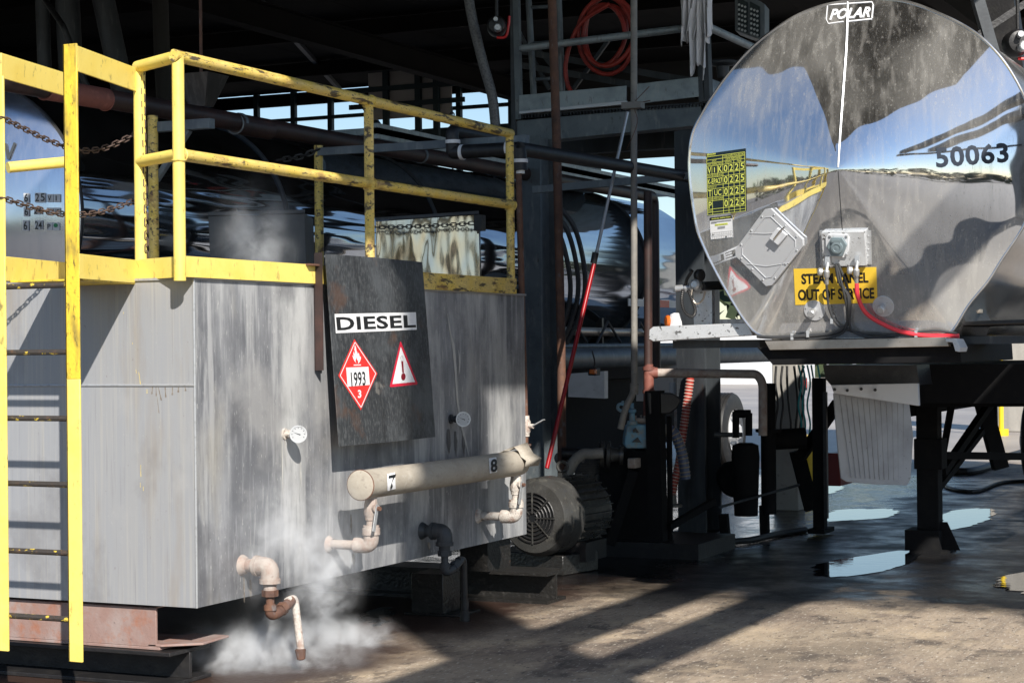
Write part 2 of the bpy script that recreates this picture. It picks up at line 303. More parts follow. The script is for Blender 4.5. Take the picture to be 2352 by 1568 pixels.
# ground
def ground_mat():
    m = bpy.data.materials.new('oil_stained_concrete'); m.use_nodes = True; t = m.node_tree; N = t.nodes; L = t.links; b = N['Principled BSDF']
    tc = N.new('ShaderNodeTexCoord')
    def nz(sc, lo, hi, det=7, rot=0, loc=0, a=0, b_=1):
        mp = N.new('ShaderNodeMapping'); mp.inputs['Rotation'].default_value = (0, 0, R(rot)); mp.inputs['Scale'].default_value = sc; mp.inputs['Location'].default_value = (loc, loc*.7, 0)
        L.new(tc.outputs['Object'], mp.inputs[0]); n = N.new('ShaderNodeTexNoise'); n.inputs['Scale'].default_value = 1; n.inputs['Detail'].default_value = det; n.inputs['Roughness'].default_value = .62
        L.new(mp.outputs[0], n.inputs['Vector']); r = N.new('ShaderNodeMapRange')
        for k, v in (('From Min', lo), ('From Max', hi), ('To Min', a), ('To Max', b_)): r.inputs[k].default_value = v
        L.new(n.outputs['Fac'], r.inputs['Value']); return r.outputs[0]
    def mix(f, A, B, fac=None):
        x = N.new('ShaderNodeMix'); x.data_type = 'RGBA'; L.new(f, x.inputs['Factor'])
        if isinstance(A, tuple): x.inputs['A'].default_value = (*A, 1)
        else: L.new(A, x.inputs['A'])
        if isinstance(B, tuple): x.inputs['B'].default_value = (*B, 1)
        else: L.new(B, x.inputs['B'])
        return x.outputs['Result']
    c = mix(nz((1.0, .6, 1), .40, .60, 10), (.20, .155, .122), (.45, .355, .26))
    c = mix(nz((5, .8, 1), .50, .74, 10, 6, 3, 0, .8), c, (.09, .074, .064))          # tyre and drag streaks
    c = mix(nz((30, 1.2, 1), .50, .70, 9, 10, 9, 0, .38), c, (.38, .33, .265))
    c = mix(nz((1.7, 1.3, 1), .54, .72, 9, 0, 14), c, (.055, .045, .04))
    c = mix(nz((44, 2.0, 1), .52, .70, 9, -14, 21, 0, .35), c, (.10, .082, .07))
    c = mix(nz((2.6, 1.6, 1), .52, .66, 12, 14, 25, 0, .7), c, (.56, .44, .30))
    c = mix(nz((4.2, 2.6, 1), .57, .61, 12, 14, 28, 0, .7), c, (.065, .052, .045))
    c = mix(nz((.7, .5, 1), .54, .60, 12, 0, 41, 0, .75), c, (.075, .06, .05))
    c = mix(nz((.9, .55, 1), .50, .56, 9, 10, 31, 0, .5), c, (.36, .29, .21))
    c = mix(nz((28, 17, 1), .60, .68, 8, 0, 33, 0, .5), c, (.07, .06, .05))
    c = mix(nz((60, 16, 1), .58, .66, 5, 0, 5, 0, .8), c, (.60, .54, .45))       # aggregate
    c = mix(nz((46, 13, 1), .60, .66, 6, 0, 7, 0, .85), c, (.045, .038, .034))
    sp = N.new('ShaderNodeSeparateXYZ'); L.new(tc.outputs['Object'], sp.inputs[0])
    # wet oily zone under the loading rack, base colour darkened further for its shade: from Y 12.3 to 24, left of X 3; edge broken by noise
    def rng(sock, lo, hi):
        r = N.new('ShaderNodeMapRange'); r.inputs['From Min'].default_value = lo; r.inputs['From Max'].default_value = hi; L.new(sock, r.inputs['Value']); return r.outputs[0]
    def mth(op, a, b_):
        x = N.new('ShaderNodeMath'); x.operation = op
        for i, v in enumerate((a, b_)):
            if isinstance(v, (int, float)): x.inputs[i].default_value = v
            else: L.new(v, x.inputs[i])
        return x.outputs[0]
    yn = mth('ADD', sp.outputs[1], nz((.9, .9, 1), 0, 1, 4, 0, 2, -1.6, 1.6))
    wet = mth('MULTIPLY', rng(yn, 11.3, 12.3), rng(yn, 24.5, 23.0))
    # dark seep under the near tank
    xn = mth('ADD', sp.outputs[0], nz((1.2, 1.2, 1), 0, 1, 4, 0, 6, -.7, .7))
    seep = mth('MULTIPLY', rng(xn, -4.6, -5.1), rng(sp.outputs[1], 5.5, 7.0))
    near = rng(yn, 8.2, 6.2)
    c = mix(near, c, (.12, .105, .092))
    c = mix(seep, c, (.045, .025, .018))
    pal = nz((1.5, 1.5, 1), .45, .6, 6, 0, 11)
    c = mix(wet, c, mix(pal, (.005, .005, .006), (.014, .013, .013)))
    far = rng(sp.outputs[1], 26, 27); c = mix(far, c, mix(nz((.3, .3, 1), .4, .65), (.30, .27, .25), (.42, .38, .34)))
    L.new(c, b.inputs['Base Color'])
    r = mth('SUBTRACT', .78, mth('MULTIPLY', wet, nz((2.2, 2.2, 1), .40, .62, 7, 0, 17, .22, .50)))
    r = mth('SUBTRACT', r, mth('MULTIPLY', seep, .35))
    L.new(r, b.inputs['Roughness'])
    n1 = N.new('ShaderNodeTexNoise'); n1.inputs['Scale'].default_value = 38; n1.inputs['Detail'].default_value = 6; L.new(tc.outputs['Object'], n1.inputs['Vector'])
    bp = N.new('ShaderNodeBump'); bp.inputs['Distance'].default_value = .007; L.new(n1.outputs['Fac'], bp.inputs['Height']); L.new(bp.outputs[0], b.inputs['Normal'])
    return m
M['ground'] = ground_mat()
g = MB(); n_ = 1
g.sheet([(-600, -300, 0), (600, -300, 0), (600, 900, 0), (-600, 900, 0)])
o = g.build('ground', M['ground']); o['kind'] = 'structure'; o['label'] = 'oil stained concrete yard floor'
# puddles
M['water'] = mat('standing_oily_water', (.006, .007, .009), .02, 0, spec=.9, bump=.0006, bscale=9)
def puddle(pts, seed):
    rnd = random.Random(seed); c = [P(x, y, Z=0) for x, y in pts]; c = smooth_path(c, 30, True); out = []
    for i, p in enumerate(c):
        q = Vector((p.x, p.y, .004)); nn = noise.noise(Vector((p.x*3, p.y*3, seed)))*.10 + noise.noise(Vector((p.x*9, p.y*9, seed)))*.07 + noise.noise(Vector((p.x*25, p.y*25, seed)))*.05
        d = Vector((0.55, -0.3, 0))
        q.x += nn*.5; q.y += nn*1.2; out.append(q)
    o = MB().sheet(out).build('puddle', M['water']); o['kind'] = 'structure'
puddle([(1868, 1308), (1900, 1290), (1990, 1276), (2080, 1264), (2105, 1280), (2060, 1303), (1990, 1318), (1930, 1324), (1880, 1318)], 1)
puddle([(1880, 1188), (1920, 1172), (2000, 1168), (2060, 1172), (2040, 1188), (1960, 1194), (1900, 1197)], 2)
puddle([(2165, 1180), (2210, 1170), (2270, 1168), (2280, 1182), (2240, 1206), (2180, 1216), (2160, 1200)], 8)
puddle([(2290, 1335), (2330, 1318), (2420, 1310), (2440, 1350), (2380, 1362), (2310, 1352)], 3)
puddle([(835, 1425), (850, 1402), (880, 1396), (905, 1405), (895, 1425), (860, 1440)], 4)
puddle([(1830, 1125), (1870, 1110), (1930, 1118), (1920, 1130), (1860, 1138)], 5)
# ------------------------------------------------------------------ canopy building
RZ = 6.3; RX = -1.9; RY0 = 5.1; RY1 = 29.2
rt = thing('loading_canopy', 'big dark steel roof over the loading bays, sky showing at its far edge', 'canopy', (-15, 33, 0))
g = MB()
x = -46.
while x < -3.21:   # corrugated sheet
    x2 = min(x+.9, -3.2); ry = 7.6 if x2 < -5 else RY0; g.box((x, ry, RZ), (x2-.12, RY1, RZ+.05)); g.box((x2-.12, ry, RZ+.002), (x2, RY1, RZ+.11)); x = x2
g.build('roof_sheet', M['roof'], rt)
MB().box((-3.2, RY0, RZ), (RX, 16.6, RZ+.06)).build('roof_sheet', M['roof'], rt); MB().box((-3.2, 19.2, RZ), (RX, RY1, RZ+.06)).build('roof_sheet', M['roof'], rt)  # unseen gap left between the sheets so sun reaches the far wheel
MB().box((RX+.01, RY0, RZ), (-.75, 8.6, RZ+.06)).build('shade_sheet', M['roof'], rt)  # unseen extra sheet, added to shade the tank side and guard rail
fa = P(1192, 385, Y=RY1-.12); fb_ = P(1610, 385, Y=RY1-.12); fc = P(2215, 150, Y=RY1-.12)
MB().box((fa.x, RY1-.16, 4.75), (fb_.x, RY1-.1, RZ)).build('fascia', M['wall_dark'], rt); MB().box((fb_.x, RY1-.15, 5.6), (fc.x, RY1-.11, RZ)).build('fascia', M['wall_dark'], rt)
for y in range(8, 30, 3):
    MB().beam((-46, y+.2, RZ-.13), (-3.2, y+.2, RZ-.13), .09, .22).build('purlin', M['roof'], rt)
for x in (-4.9, -13, -21):
    MB().ibeam((x, (RY0 if x > -5 else 7.6)+.3, RZ-.42), (x, RY1-.3, RZ-.42), .22, .34).build('rafter', M['roof'], rt)
g = MB(); g.beam((-46, RY1-.1, 5.36), (-8.0, RY1-.1, 5.36), .2, .20); g.build('edge_girder', M['teal_steel'], rt)
MB().beam((-46, RY1-.1, 5.0), (-12.5, RY1-.1, 5.0), .15, .36).build('edge_girder', M['teal_steel'], rt)
MB().beam((-46, RY1-.1, 5.76), (-9.5, RY1-.1, 5.80), .08, .06).build('edge_rail', M['teal_steel'], rt)
for px in (590, 675, 760, 1055, 1175):
    q = P(px, 280, Y=RY1-.1); MB().beam((q.x, q.y, 4.2), (q.x, q.y, RZ), .09, .09).build('hanger', M['teal_steel'], rt)
MB().beam(P(830, 235, Y=RY1-.3), P(915, 350, Y=RY1-.3), .09, .09).build('diagonal_brace', M['teal_steel'], rt)
MB().beam(P(560, -40, Y=20), P(780, 205, Y=29), .07, .07).build('tie_rod', M['galv_dark'], rt)
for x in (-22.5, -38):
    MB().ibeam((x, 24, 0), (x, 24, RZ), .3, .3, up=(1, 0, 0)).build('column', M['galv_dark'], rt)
# hanging light panel at the back
pt = thing('wall_panel', 'pale translucent sheet panel hanging on blue rails below the far roof edge', 'wall panel', P(940, 210, Y=27.5))
g = MB()
a = P(846, 176, Y=27.5); b = P(1036, 152, Y=27.5); zl = P(940, 270, Y=27.5).z
g.box((a.x, 27.5, zl), (b.x, 27.53, a.z+.05)); g.build('sheet', M['panel'], pt)
for px in (884, 1000, 958): q = P(px, 200, Y=27.4); MB().box((q.x-.05, 27.40, zl-.5), (q.x+.05, 27.47, RZ)).build('upright', M['teal_steel'], pt)
for py in (200, 238): q = P(940, py, Y=27.4); MB().box((a.x-.3, 27.36, q.z-.04), (b.x+.3, 27.40, q.z+.04)).build('rail', M['teal_steel'], pt)
# back wall at left
wt = thing('back_wall', 'dark ribbed sheet wall closing the bays at the far left', 'wall', (-30, 27, 0))
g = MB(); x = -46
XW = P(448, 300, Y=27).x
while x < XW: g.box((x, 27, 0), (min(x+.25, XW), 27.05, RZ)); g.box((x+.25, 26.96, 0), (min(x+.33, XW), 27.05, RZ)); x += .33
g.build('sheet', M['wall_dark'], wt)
MB().box((XW-.2, 26.8, 0), (XW+.15, 27.1, RZ)).build('end_post', M['galv_dark'], wt)
# pipes and posts high at the left, in front of that wall
def vpipe(name, pts, D, r, m, label, cat, group=None):
    q = [P(x, y, D=d) if True else 0 for (x, y), d in zip(pts, D if isinstance(D, (list, tuple)) else [D]*len(pts))]
    o = MB().tube(bend(q, .06), r, 12).build(name, m); return tag(o, label, cat, group)
vpipe('downpipe', [(150-55, -60), (103, 175), (108, 330)], 20, .075, M['galv_dark'], 'thin pale pipe high on the left, nearest the photo edge', 'pipe', 'pipes on the left wall')
vpipe('downpipe', [(152, -60), (160, 110), (176, 440)], 20, .13, M['galv_dark'], 'thick pale pipe with a joint, running down behind the tall yellow ladder stile', 'pipe', 'pipes on the left wall')
vpipe('strut', [(225, -60), (278, 190), (300, 300)], 20, .12, M['galv_dark'], 'slanting grey strut above the yellow side plate', 'strut')
vpipe('conduit', [(366, -60), (372, 130), (383, 330)], 21, .09, M['wall_dark'], 'dim upright conduit above the yellow corner post', 'pipe')
vpipe('cable_loop', [(75, -40), (145, 60), (200, 200), (330, 420)], [19, 18, 18, 19], .03, M['rubber'], 'black cable sagging down in front of the left wall pipes', 'cable')
q = [P(x, y, D=15) for x, y in ((375, 430), (395, 470), (450, 497), (520, 497), (570, 470))]
tag(MB().tube(smooth_path([P(x, y, D=15) for x, y in ((365, 415), (385, 452), (430, 485), (500, 493), (545, 490))]), .04, 10).build('drooping_hose', M['rubber']), 'black hose drooping behind the yellow corner post', 'hose')
# unseen gantry added to cast the stripe shadows on yard and tank
gt = thing('shade_gantry', 'steel gantry added outside the frame to throw shadows on the yard and tank', 'gantry', (3.2, .5, 0))
MB().ibeam((3.2, .5, 0), (3.2, .5, 11.5), .66, .45, up=(1, 0, 0)).build('column', M['concrete'], gt)  # unseen column of the added shade gantry
MB().beam((.28, .6, 5.02), (.28, 12.0, 5.02), .24, .24).build('shade_girder', M['galv_dark'], gt)
MB().beam((.98, .6, 5.02), (.98, 12.0, 5.02), .22, .22).build('shade_girder', M['galv_dark'], gt)
MB().box((.1, .4, 4.76), (3.1, .6, 4.88)).build('cross_beam', M['galv_dark'], gt)
# ------------------------------------------------------------------ near tank
TX = -5.3; TY0 = 7.68; TY1 = 11.54; TXL = -7.0; TZ0 = .40; TZ1 = 2.0
tk = thing('heated_tank', 'large streaked grey rectangular steel tank with rounded drips, wearing the black DIESEL board', 'tank', ((TX+TXL)/2, (TY0+TY1)/2, 0))
seamz = P(440, 885, Y=TY0).z
g = MB()
g.add([(TXL, TY0, TZ0), (TX, TY0, TZ0), (TX, TY0, seamz-.006), (TXL, TY0, seamz-.006)], [(0, 1, 2, 3)])
g.add([(TXL, TY0, seamz+.006), (TX, TY0, seamz+.006), (TX, TY0, TZ1), (TXL, TY0, TZ1)], [(0, 1, 2, 3)])
g.build('front_wall', M['steel_front'], tk)
g = MB(); g.box((TXL, TY0+.004, TZ0+.002), (TX-.004, TY1, TZ1-.002)); g.build('shell', M['steel_side'], tk)
g = MB()   # long side, slightly bowed sheet in a fine grid
nx, nz = 60, 24; vs = []; fs = []
for j in range(nz+1):
    for i in range(nx+1):
        y = TY0+(TY1-TY0)*i/nx; z = TZ0+(TZ1-TZ0)*j/nz; e = math.sin(math.pi*i/nx)*math.sin(math.pi*j/nz)
        vs.append((TX + .012*e + .010*e*noise.noise(Vector((y*2.2, z*2.2, 3))), y, z))
for j in range(nz):
    for i in range(nx): k = j*(nx+1)+i; fs.append((k, k+1, k+nx+2, k+nx+1))
g.add(vs, fs); g.build('side_wall', M['steel_side'], tk)
MB().tube([(TX+.001, TY0+.001, TZ0), (TX+.001, TY0+.001, TZ1)], .006, 8).build('corner_weld', M['zinc'], tk)
MB().tube([(TXL, TY0, seamz), (TX, TY0, seamz)], .006, 8).build('seam_weld', M['zinc'], tk)
MB().box((TXL-.01, TY0-.01, TZ1), (TX+.012, TY1+.01, TZ1+.012)).build('top_plate', M['steel_front'], tk)
# skid beams under the tank
g = MB(); q = P(355, 1395, Y=TY0+.02)
g.box((TXL-.2, TY0+.03, .19), (q.x, TY0+.045, TZ0-.012)); g.box((TXL-.2, TY0+.03, .175), (q.x+.02, TY0+.42, .19))
g.box((TXL-.2, TY0+.03, TZ0-.02), (q.x, TY0+.40, TZ0-.012))
g.prism([(q.x-.05, TY0+.03, .192), (q.x+.03, TY0+.03, .192), (q.x+.19, TY0+.16, .192), (q.x+.17, TY0+.42, .192), (q.x-.05, TY0+.42, .192)], (0, 0, .012))
g.build('skid_beam', M['skid'], tk, bevel=.003)
g = MB(); q2 = P(428, 1560, Y=TY0+.1)
g.ibeam((TXL-.6, TY0+.17, .087), (q2.x-.02, TY0+.17, .087), .36, .172, .02); g.build('floor_beam', M['black_steel'], tk, bevel=.003)
g = MB(); g.ibeam((TXL, TY1-.3, .1), (-4.95, TY1-.3, .1), .3, .2, .02); g.box((-5.55, TY1-.5, .2), (-5.35, TY1-.15, TZ0)); g.build('floor_beam', M['tar'], tk)
g = MB(); q = P(1060, 1330, X=-5.25); g.box((-5.6, q.y-.1, 0), (-5.22, q.y+.2, .015)); g.box((-5.55, q.y-.1, .015), (-5.33, q.y+.14, .26)); g.cyl((-5.27, q.y+.1, 0), (-5.27, q.y+.1, .09), .018, n=8); g.build('foot', M['tar'], tk, bevel=.004)
# gauges
M['dial'] = mat('gauge_face', (.42, .43, .44), .3)
def gauge(px, py, pxb, pyb, m_stem, label=None):
    b = P(pxb, pyb, X=TX+.005); s = .10
    gr = MB(); gr.cyl(b, b+Vector((.012, 0, 0)), .03, n=14); gr.cyl(b, b+Vector((.07, 0, 0)), .016, n=12); gr.hexnut(b+Vector((.035, 0, 0)), b+Vector((.06, 0, 0)), .024)
    st = gr.build('gauge', m_stem, tk)
    ax = Vector((.62, -.78, .02)).normalized(); c = b+Vector((.085, 0, 0))
    h = MB().lathe(c, ax, [(-.004, .0), (-.004, .020), (.002, .042), (.018, .046), (.026, .046), (.026, .040), (.022, .040)], 28, False); h.build('bezel', M['zinc'], st)
    MB().lathe(c, ax, [(.0225, 0.0001), (.0225, .040)], 28, False).build('dial', M['dial'], st)
    up = Vector((0, 0, 1)); sd_ = ax.cross(up)
    g = MB(); cc = c+ax*.0235
    for k in range(-4, 5):
        a = R(k*30); dv = up*math.cos(a)+sd_*math.sin(a); pv = ax.cross(dv); p0 = cc+dv*.030; p1 = cc+dv*.036
        g.sheet([p0-pv*.0014, p1-pv*.0014, p1+pv*.0014, p0+pv*.0014])
    dv = up*.35+sd_*.93; pv = ax.cross(dv)*.003; g.sheet([cc-dv*.012-pv, cc+dv*.030, cc-dv*.012+pv])
    g.build('needle', M['ink'], st)
gauge(690, 998, 652, 996, M['scaled']); gauge(1068, 962, 1034, 962, M['galv_dark'])
# bottom pipework: drains
def elbow_pipe(pts, r, m, n=14, rb=.06): return MB().tube(bend(pts, rb, 6), r, n)
def drain(px, py, reach, drop, m, tail, capm):
    """horizontal stub out of the side wall, big elbow, reducer, small elbow, short run and a thin tail pipe"""
    b = P(px, py, X=TX); V = Vector
    o = MB().tube(bend([b-V((.02, 0, 0)), b+V((reach, 0, 0)), b+V((reach, 0, -drop*.42))], .05), .034, 16)
    o.lathe(b+V((.0, 0, 0)), V((1, 0, 0)), [(0, .055), (.02, .045), (.035, .036)], 16, False)
    st = o.build('drain_pipe', m, tk)
    e = MB().tube(bend([b+V((reach-.075, 0, 0)), b+V((reach, 0, 0)), b+V((reach, 0, -.075))], .055), .048, 16)
    e.lathe(b+V((reach-.085, 0, 0)), V((1, 0, 0)), [(0, .053), (.02, .053)], 16); e.lathe(b+V((reach, 0, -.085)), V((0, 0, 1)), [(0, .054), (.022, .054)], 16)
    e.build('elbow', m, st)
    c = b+V((reach, 0, -drop*.42)); u = MB(); u.hexnut(c+V((0, 0, .012)), c-V((0, 0, .02)), .042); u.cyl(c, c-V((0, 0, .09)), .022, n=12); u.build('union', M['rust'] if m is not M['galv_dark'] else m, st)
    d = c-V((0, 0, .09)); e = MB().tube(bend([d+V((0, 0, .03)), d-V((0, 0, .03)), d+V((.02, .06, -.015)), d+V((.02, .17, .03))], .03), .027, 12)
    e.lathe(d+V((0, 0, .0)), V((0, 0, 1)), [(0, .033), (.025, .033)], 12); e.hexnut(d+V((.018, .07, -.008)), d+V((.02, .10, .005)), .034)
    e.build('elbow', M['rust'] if m is not M['galv_dark'] else m, st)
    return st, d+V((.02, .17, .03))
st, e = drain(556, 1297, .165, .31, M['beige_fit'], 1, 1)
V = Vector
t = MB().tube(bend([e-V((0, .04, 0)), e+V((0, .03, .01)), e+V((.03, .04, -.27))], .03), .020, 12); t.build('tail_pipe', M['scaled'], st)
MB().lathe(e+V((.03, .04, -.31)), V((-.08, 0, 1)), [(0, .012), (.006, .022), (.05, .028), (.055, .028), (.06, .02)], 14).build('cap', M['rust'], st)
st, e = drain(968, 1218, .155, .30, M['galv_dark'], 1, 1)
t = MB().tube(bend([e-V((0, .04, 0)), e+V((0, .04, .0)), e+V((.0, .05, -e.z+.02))], .03), .021, 12); t.cyl((e.x, e.y+.05, 0.0), (e.x, e.y+.05, .06), .03, n=12); t.build('tail_pipe', M['black_steel'], st)
# insulated header and its two risers
hd = thing('lagged_header_pipe', 'thick beige lagged pipe marked 7 and 8, running level along the tank side', 'pipe', (-5.05, 9.9, .92))
HX = -5.03; A = P(829, 1115, X=HX); B = P(1192, 1061, X=HX); HZ = (A.z+B.z)/2
A = V((HX, A.y, HZ)); B = V((HX, B.y, HZ)); HR = .077
prof = [(0, HR)]; L_ = (B-A).length; k = 0; h = .01
while h < L_-.03: prof.append((h, HR+(.0018 if k % 2 else 0))); h += .008; k += 1
prof.append((L_, HR))
MB().lathe(A, B-A, prof, 36).build('jacket', M['beige'], hd, smooth=60)
MB().lathe(A-V((0, .012, 0)), V((0, 1, 0)), [(0, .0), (0, HR-.004), (.004, HR+.003), (.03, HR+.004)], 36, False).build('end_cap', M['beige'], hd)
MB().torus(A-V((0, .004, 0)), V((0, 1, 0)), HR+.004, .0035, 36, 6).build('banding', M['rust'], hd)
# torn jacket flap at far end
fl = []; g = MB()
for i in range(9):
    a = R(-10+i*22); rr = HR+.02+.015*math.sin(i*2.1)
    fl += [B+V((rr*math.cos(a), -.12, rr*math.sin(a))), B+V(((rr+.012)*math.cos(a), .06+.03*math.sin(i*1.7), (rr+.02)*math.sin(a)))]
g.add(fl, [(2*i, 2*i+1, 2*i+3, 2*i+2) for i in range(8)]); o = g.build('torn_jacket', M['beige'], hd)
o.modifiers.new('s', 'SOLIDIFY').thickness = .003
def cylsurf(px, py, off=0):
    # front of the horizontal header (axis along Y)
    d = ray(px, py); ox, oz = CAM.x-HX, CAM.z-HZ; r = HR+off
    a = d.x*d.x+d.z*d.z; b = 2*(ox*d.x+oz*d.z); c = ox*ox+oz*oz-r*r; D = b*b-4*a*c
    t = (-b-math.sqrt(max(D, 0)))/(2*a); return CAM+d*t
# risers with lever valves
def riser(px, pyt, pyb, wallpx, m):
    q = P(px, pyb, X=HX); z0 = q.z; y = q.y; x = HX
    st = MB().tube(bend([(TX-.01, y-.015, z0), (x, y-.015, z0), (x, y-.015, HZ-HR+.02)], .05), .026, 14)
    st.lathe((TX+.001, y-.015, z0), V((1, 0, 0)), [(0, .05), (.015, .04), (.03, .03)], 14, False)
    st = st.build('riser', m, hd)
    e = MB().tube(bend([(x-.10, y-.015, z0), (x, y-.015, z0), (x, y-.015, z0+.09)], .055), .042, 16); e.lathe((x, y-.015, z0+.06), V((0, 0, 1)), [(0, .049), (.035, .049), (.036, .044), (.05, .044)], 16)
    e.build('elbow', m, st)
    zc = (z0+HZ-HR)/2+.075; v = MB(); v.lathe((x, y-.015, zc-.065), V((0, 0, 1)), [(0, .032), (.02, .034), (.03, .04), (.07, .04), (.10, .034), (.13, .032)], 10)
    v.cyl((x, y-.015, zc), (x+.05, y-.04, zc), .022, n=12); v = v.build('ball_valve', m, st)
    MB().beam((x+.055, y-.04, zc+.02), (x+.055, y-.085, zc-.12), .026, .005, up=(1, 0, 0)).build('lever', M['zinc'], v)
    MB().cyl((x+.05, y-.04, zc), (x+.075, y-.045, zc), .012, n=8).build('lever_bolt', M['rust'], v)
    return st
riser(856, 1160, 1252, 800, M['beige_fit']); riser(1188, 1100, 1186, 1140, M['scaled'])
# ------------------------------------------------------------------ lettering helpers
_tc = {}
def text_geo(s, offset=0.0, shear=0.0, space=1.0):
    k = (s, offset, shear, space)
    if k in _tc: return _tc[k]
    cu = bpy.data.curves.new('t', 'FONT'); cu.body = s; cu.size = 1; cu.offset = offset; cu.shear = shear; cu.space_character = space; cu.resolution_u = 3
    ob = bpy.data.objects.new('t', cu); COL.objects.link(ob); bpy.context.view_layer.update()
    dg = bpy.context.evaluated_depsgraph_get(); me = bpy.data.meshes.new_from_object(ob.evaluated_get(dg))
    vs = [v.co.copy() for v in me.vertices]; fs = [tuple(p.vertices) for p in me.polygons]
    bpy.data.objects.remove(ob); bpy.data.curves.remove(cu); bpy.data.meshes.remove(me)
    x0 = min(v.x for v in vs); x1 = max(v.x for v in vs); y0 = min(v.y for v in vs); y1 = max(v.y for v in vs)
    vs = [((v.x-x0)/(x1-x0), (v.y-y0)/max(y1-y0, 1e-6)) for v in vs]; _tc[k] = (vs, fs); return _tc[k]
def lerp2(q, s, t):
    (ax, ay), (bx, by), (cx, cy), (dx, dy) = q   # TL TR BR BL
    return ((ax*(1-s)+bx*s)*t+(dx*(1-s)+cx*s)*(1-t), (ay*(1-s)+by*s)*t+(dy*(1-s)+cy*s)*(1-t))
def txt(g, s, q, surf, off=.004, bold=0.0, shear=0., space=1., vmap=None):
    vs, fs = text_geo(s, bold, shear, space); pts = []
    for a, b in vs:
        x, y = lerp2(q, a, b); pts.append(surf(x, y, off))
    return g.add(pts, fs)
def patch(g, q, surf, off=.002, n=6):
    vs = []; fs = []
    for j in range(n+1):
        for i in range(n+1): x, y = lerp2(q, i/n, j/n); vs.append(surf(x, y, off))
    for j in range(n):
        for i in range(n): k = j*(n+1)+i; fs.append((k, k+1, k+n+2, k+n+1))
    return g.add(vs, fs)
def poly(g, pts, surf, off=.002):
    c = (sum(p[0] for p in pts)/len(pts), sum(p[1] for p in pts)/len(pts)); n = len(pts)
    return g.add([surf(*c, off)]+[surf(x, y, off) for x, y in pts], [(0, i+1, (i+1) % n+1) for i in range(n)])
def ngon(g, pts, surf, off=.002): return g.add([surf(x, y, off) for x, y in pts], [tuple(range(len(pts)))])
def stroke(g, a, b, wd, surf, off=.003, n=4):
    dx, dy = b[0]-a[0], b[1]-a[1]; L = math.hypot(dx, dy) or 1; nx, ny = -dy/L*wd/2, dx/L*wd/2
    return patch(g, [(a[0]+nx, a[1]+ny), (b[0]+nx, b[1]+ny), (b[0]-nx, b[1]-ny), (a[0]-nx, a[1]-ny)], surf, off, n)
def rect(x0, y0, x1, y1): return [(x0, y0), (x1, y0), (x1, y1), (x0, y1)]
# numbers on the header
g = MB(); patch(g, [(889, 1088), (907, 1084), (909, 1122), (890, 1127)], cylsurf, .005, 8); o = g.build('number_plate', M['white'], hd)
g = MB(); txt(g, '7', [(893, 1092), (910, 1088), (912, 1119), (895, 1123)], cylsurf, .010, .02); g.build('numeral', M['ink'], o)
g = MB(); patch(g, [(1123, 1052), (1140, 1049), (1142, 1083), (1125, 1087)], cylsurf, .005, 8); o = g.build('number_plate', M['white'], hd)
g = MB(); txt(g, '8', [(1127, 1055), (1142, 1052), (1143, 1082), (1128, 1085)], cylsurf, .010, .03); g.build('numeral', M['ink'], o)
# ------------------------------------------------------------------ DIESEL board
def brd(px, py, X): return P(px, py, X=X)
TLb = P(748, 583, X=TX+.075); TRb = P(970, 602, X=TX+.075); BRb = P(1000, 1003, X=TX+.15); BLb = P(780, 1025, X=TX+.15)
nb = (TRb-TLb).cross(BLb-TLb).normalized();  nb = nb if nb.x > 0 else -nb
BRb = BRb - nb*((BRb-TLb).dot(nb))
bsurf = plane_surf(TLb, nb)
bt = thing('hazard_board', 'black scuffed steel board lettered DIESEL with a red diamond and a red triangle', 'sign', (TLb+BRb)/2)
g = MB(); ed = [TLb, (TLb+TRb)/2+V((0, 0, .004)), TRb, TRb*.5+BRb*.5+V((0, .004, 0)), BRb, (BRb+BLb)/2+V((0, 0, -.003)), BLb, (BLb+TLb)/2]
g.prism([p-nb*.006 for p in ed], nb*.006); g.build('plate', M['board'], bt)
a, b = P(738, 580, X=TX+.06), P(752, 850, X=TX+.06)
MB().box((TX+.014, a.y, b.z), (TX+.020, a.y+.07, a.z)).build('bracket', M['brown_dark'], bt)
MB().box((TX+.018, a.y-.003, b.z), (TX+.066, a.y+.003, a.z)).build('bracket', M['brown_dark'], bt)
c = P(694, 597, X=TX+.0); MB().box((TX-.03, c.y, c.z-.03), (TX+.05, a.y, c.z-.02)).build('hook_plate', M['rust'], bt)
g = MB(); patch(g, [(768, 721), (955, 717), (957, 757), (771, 765)], bsurf, .001); o = g.build('diesel_label', M['white'], bt)
g = MB(); txt(g, 'DIESEL', [(771, 728), (953, 723), (955, 752), (774, 759)], bsurf, .002, .028, 0, 1.05); g.build('lettering', M['ink'], o)
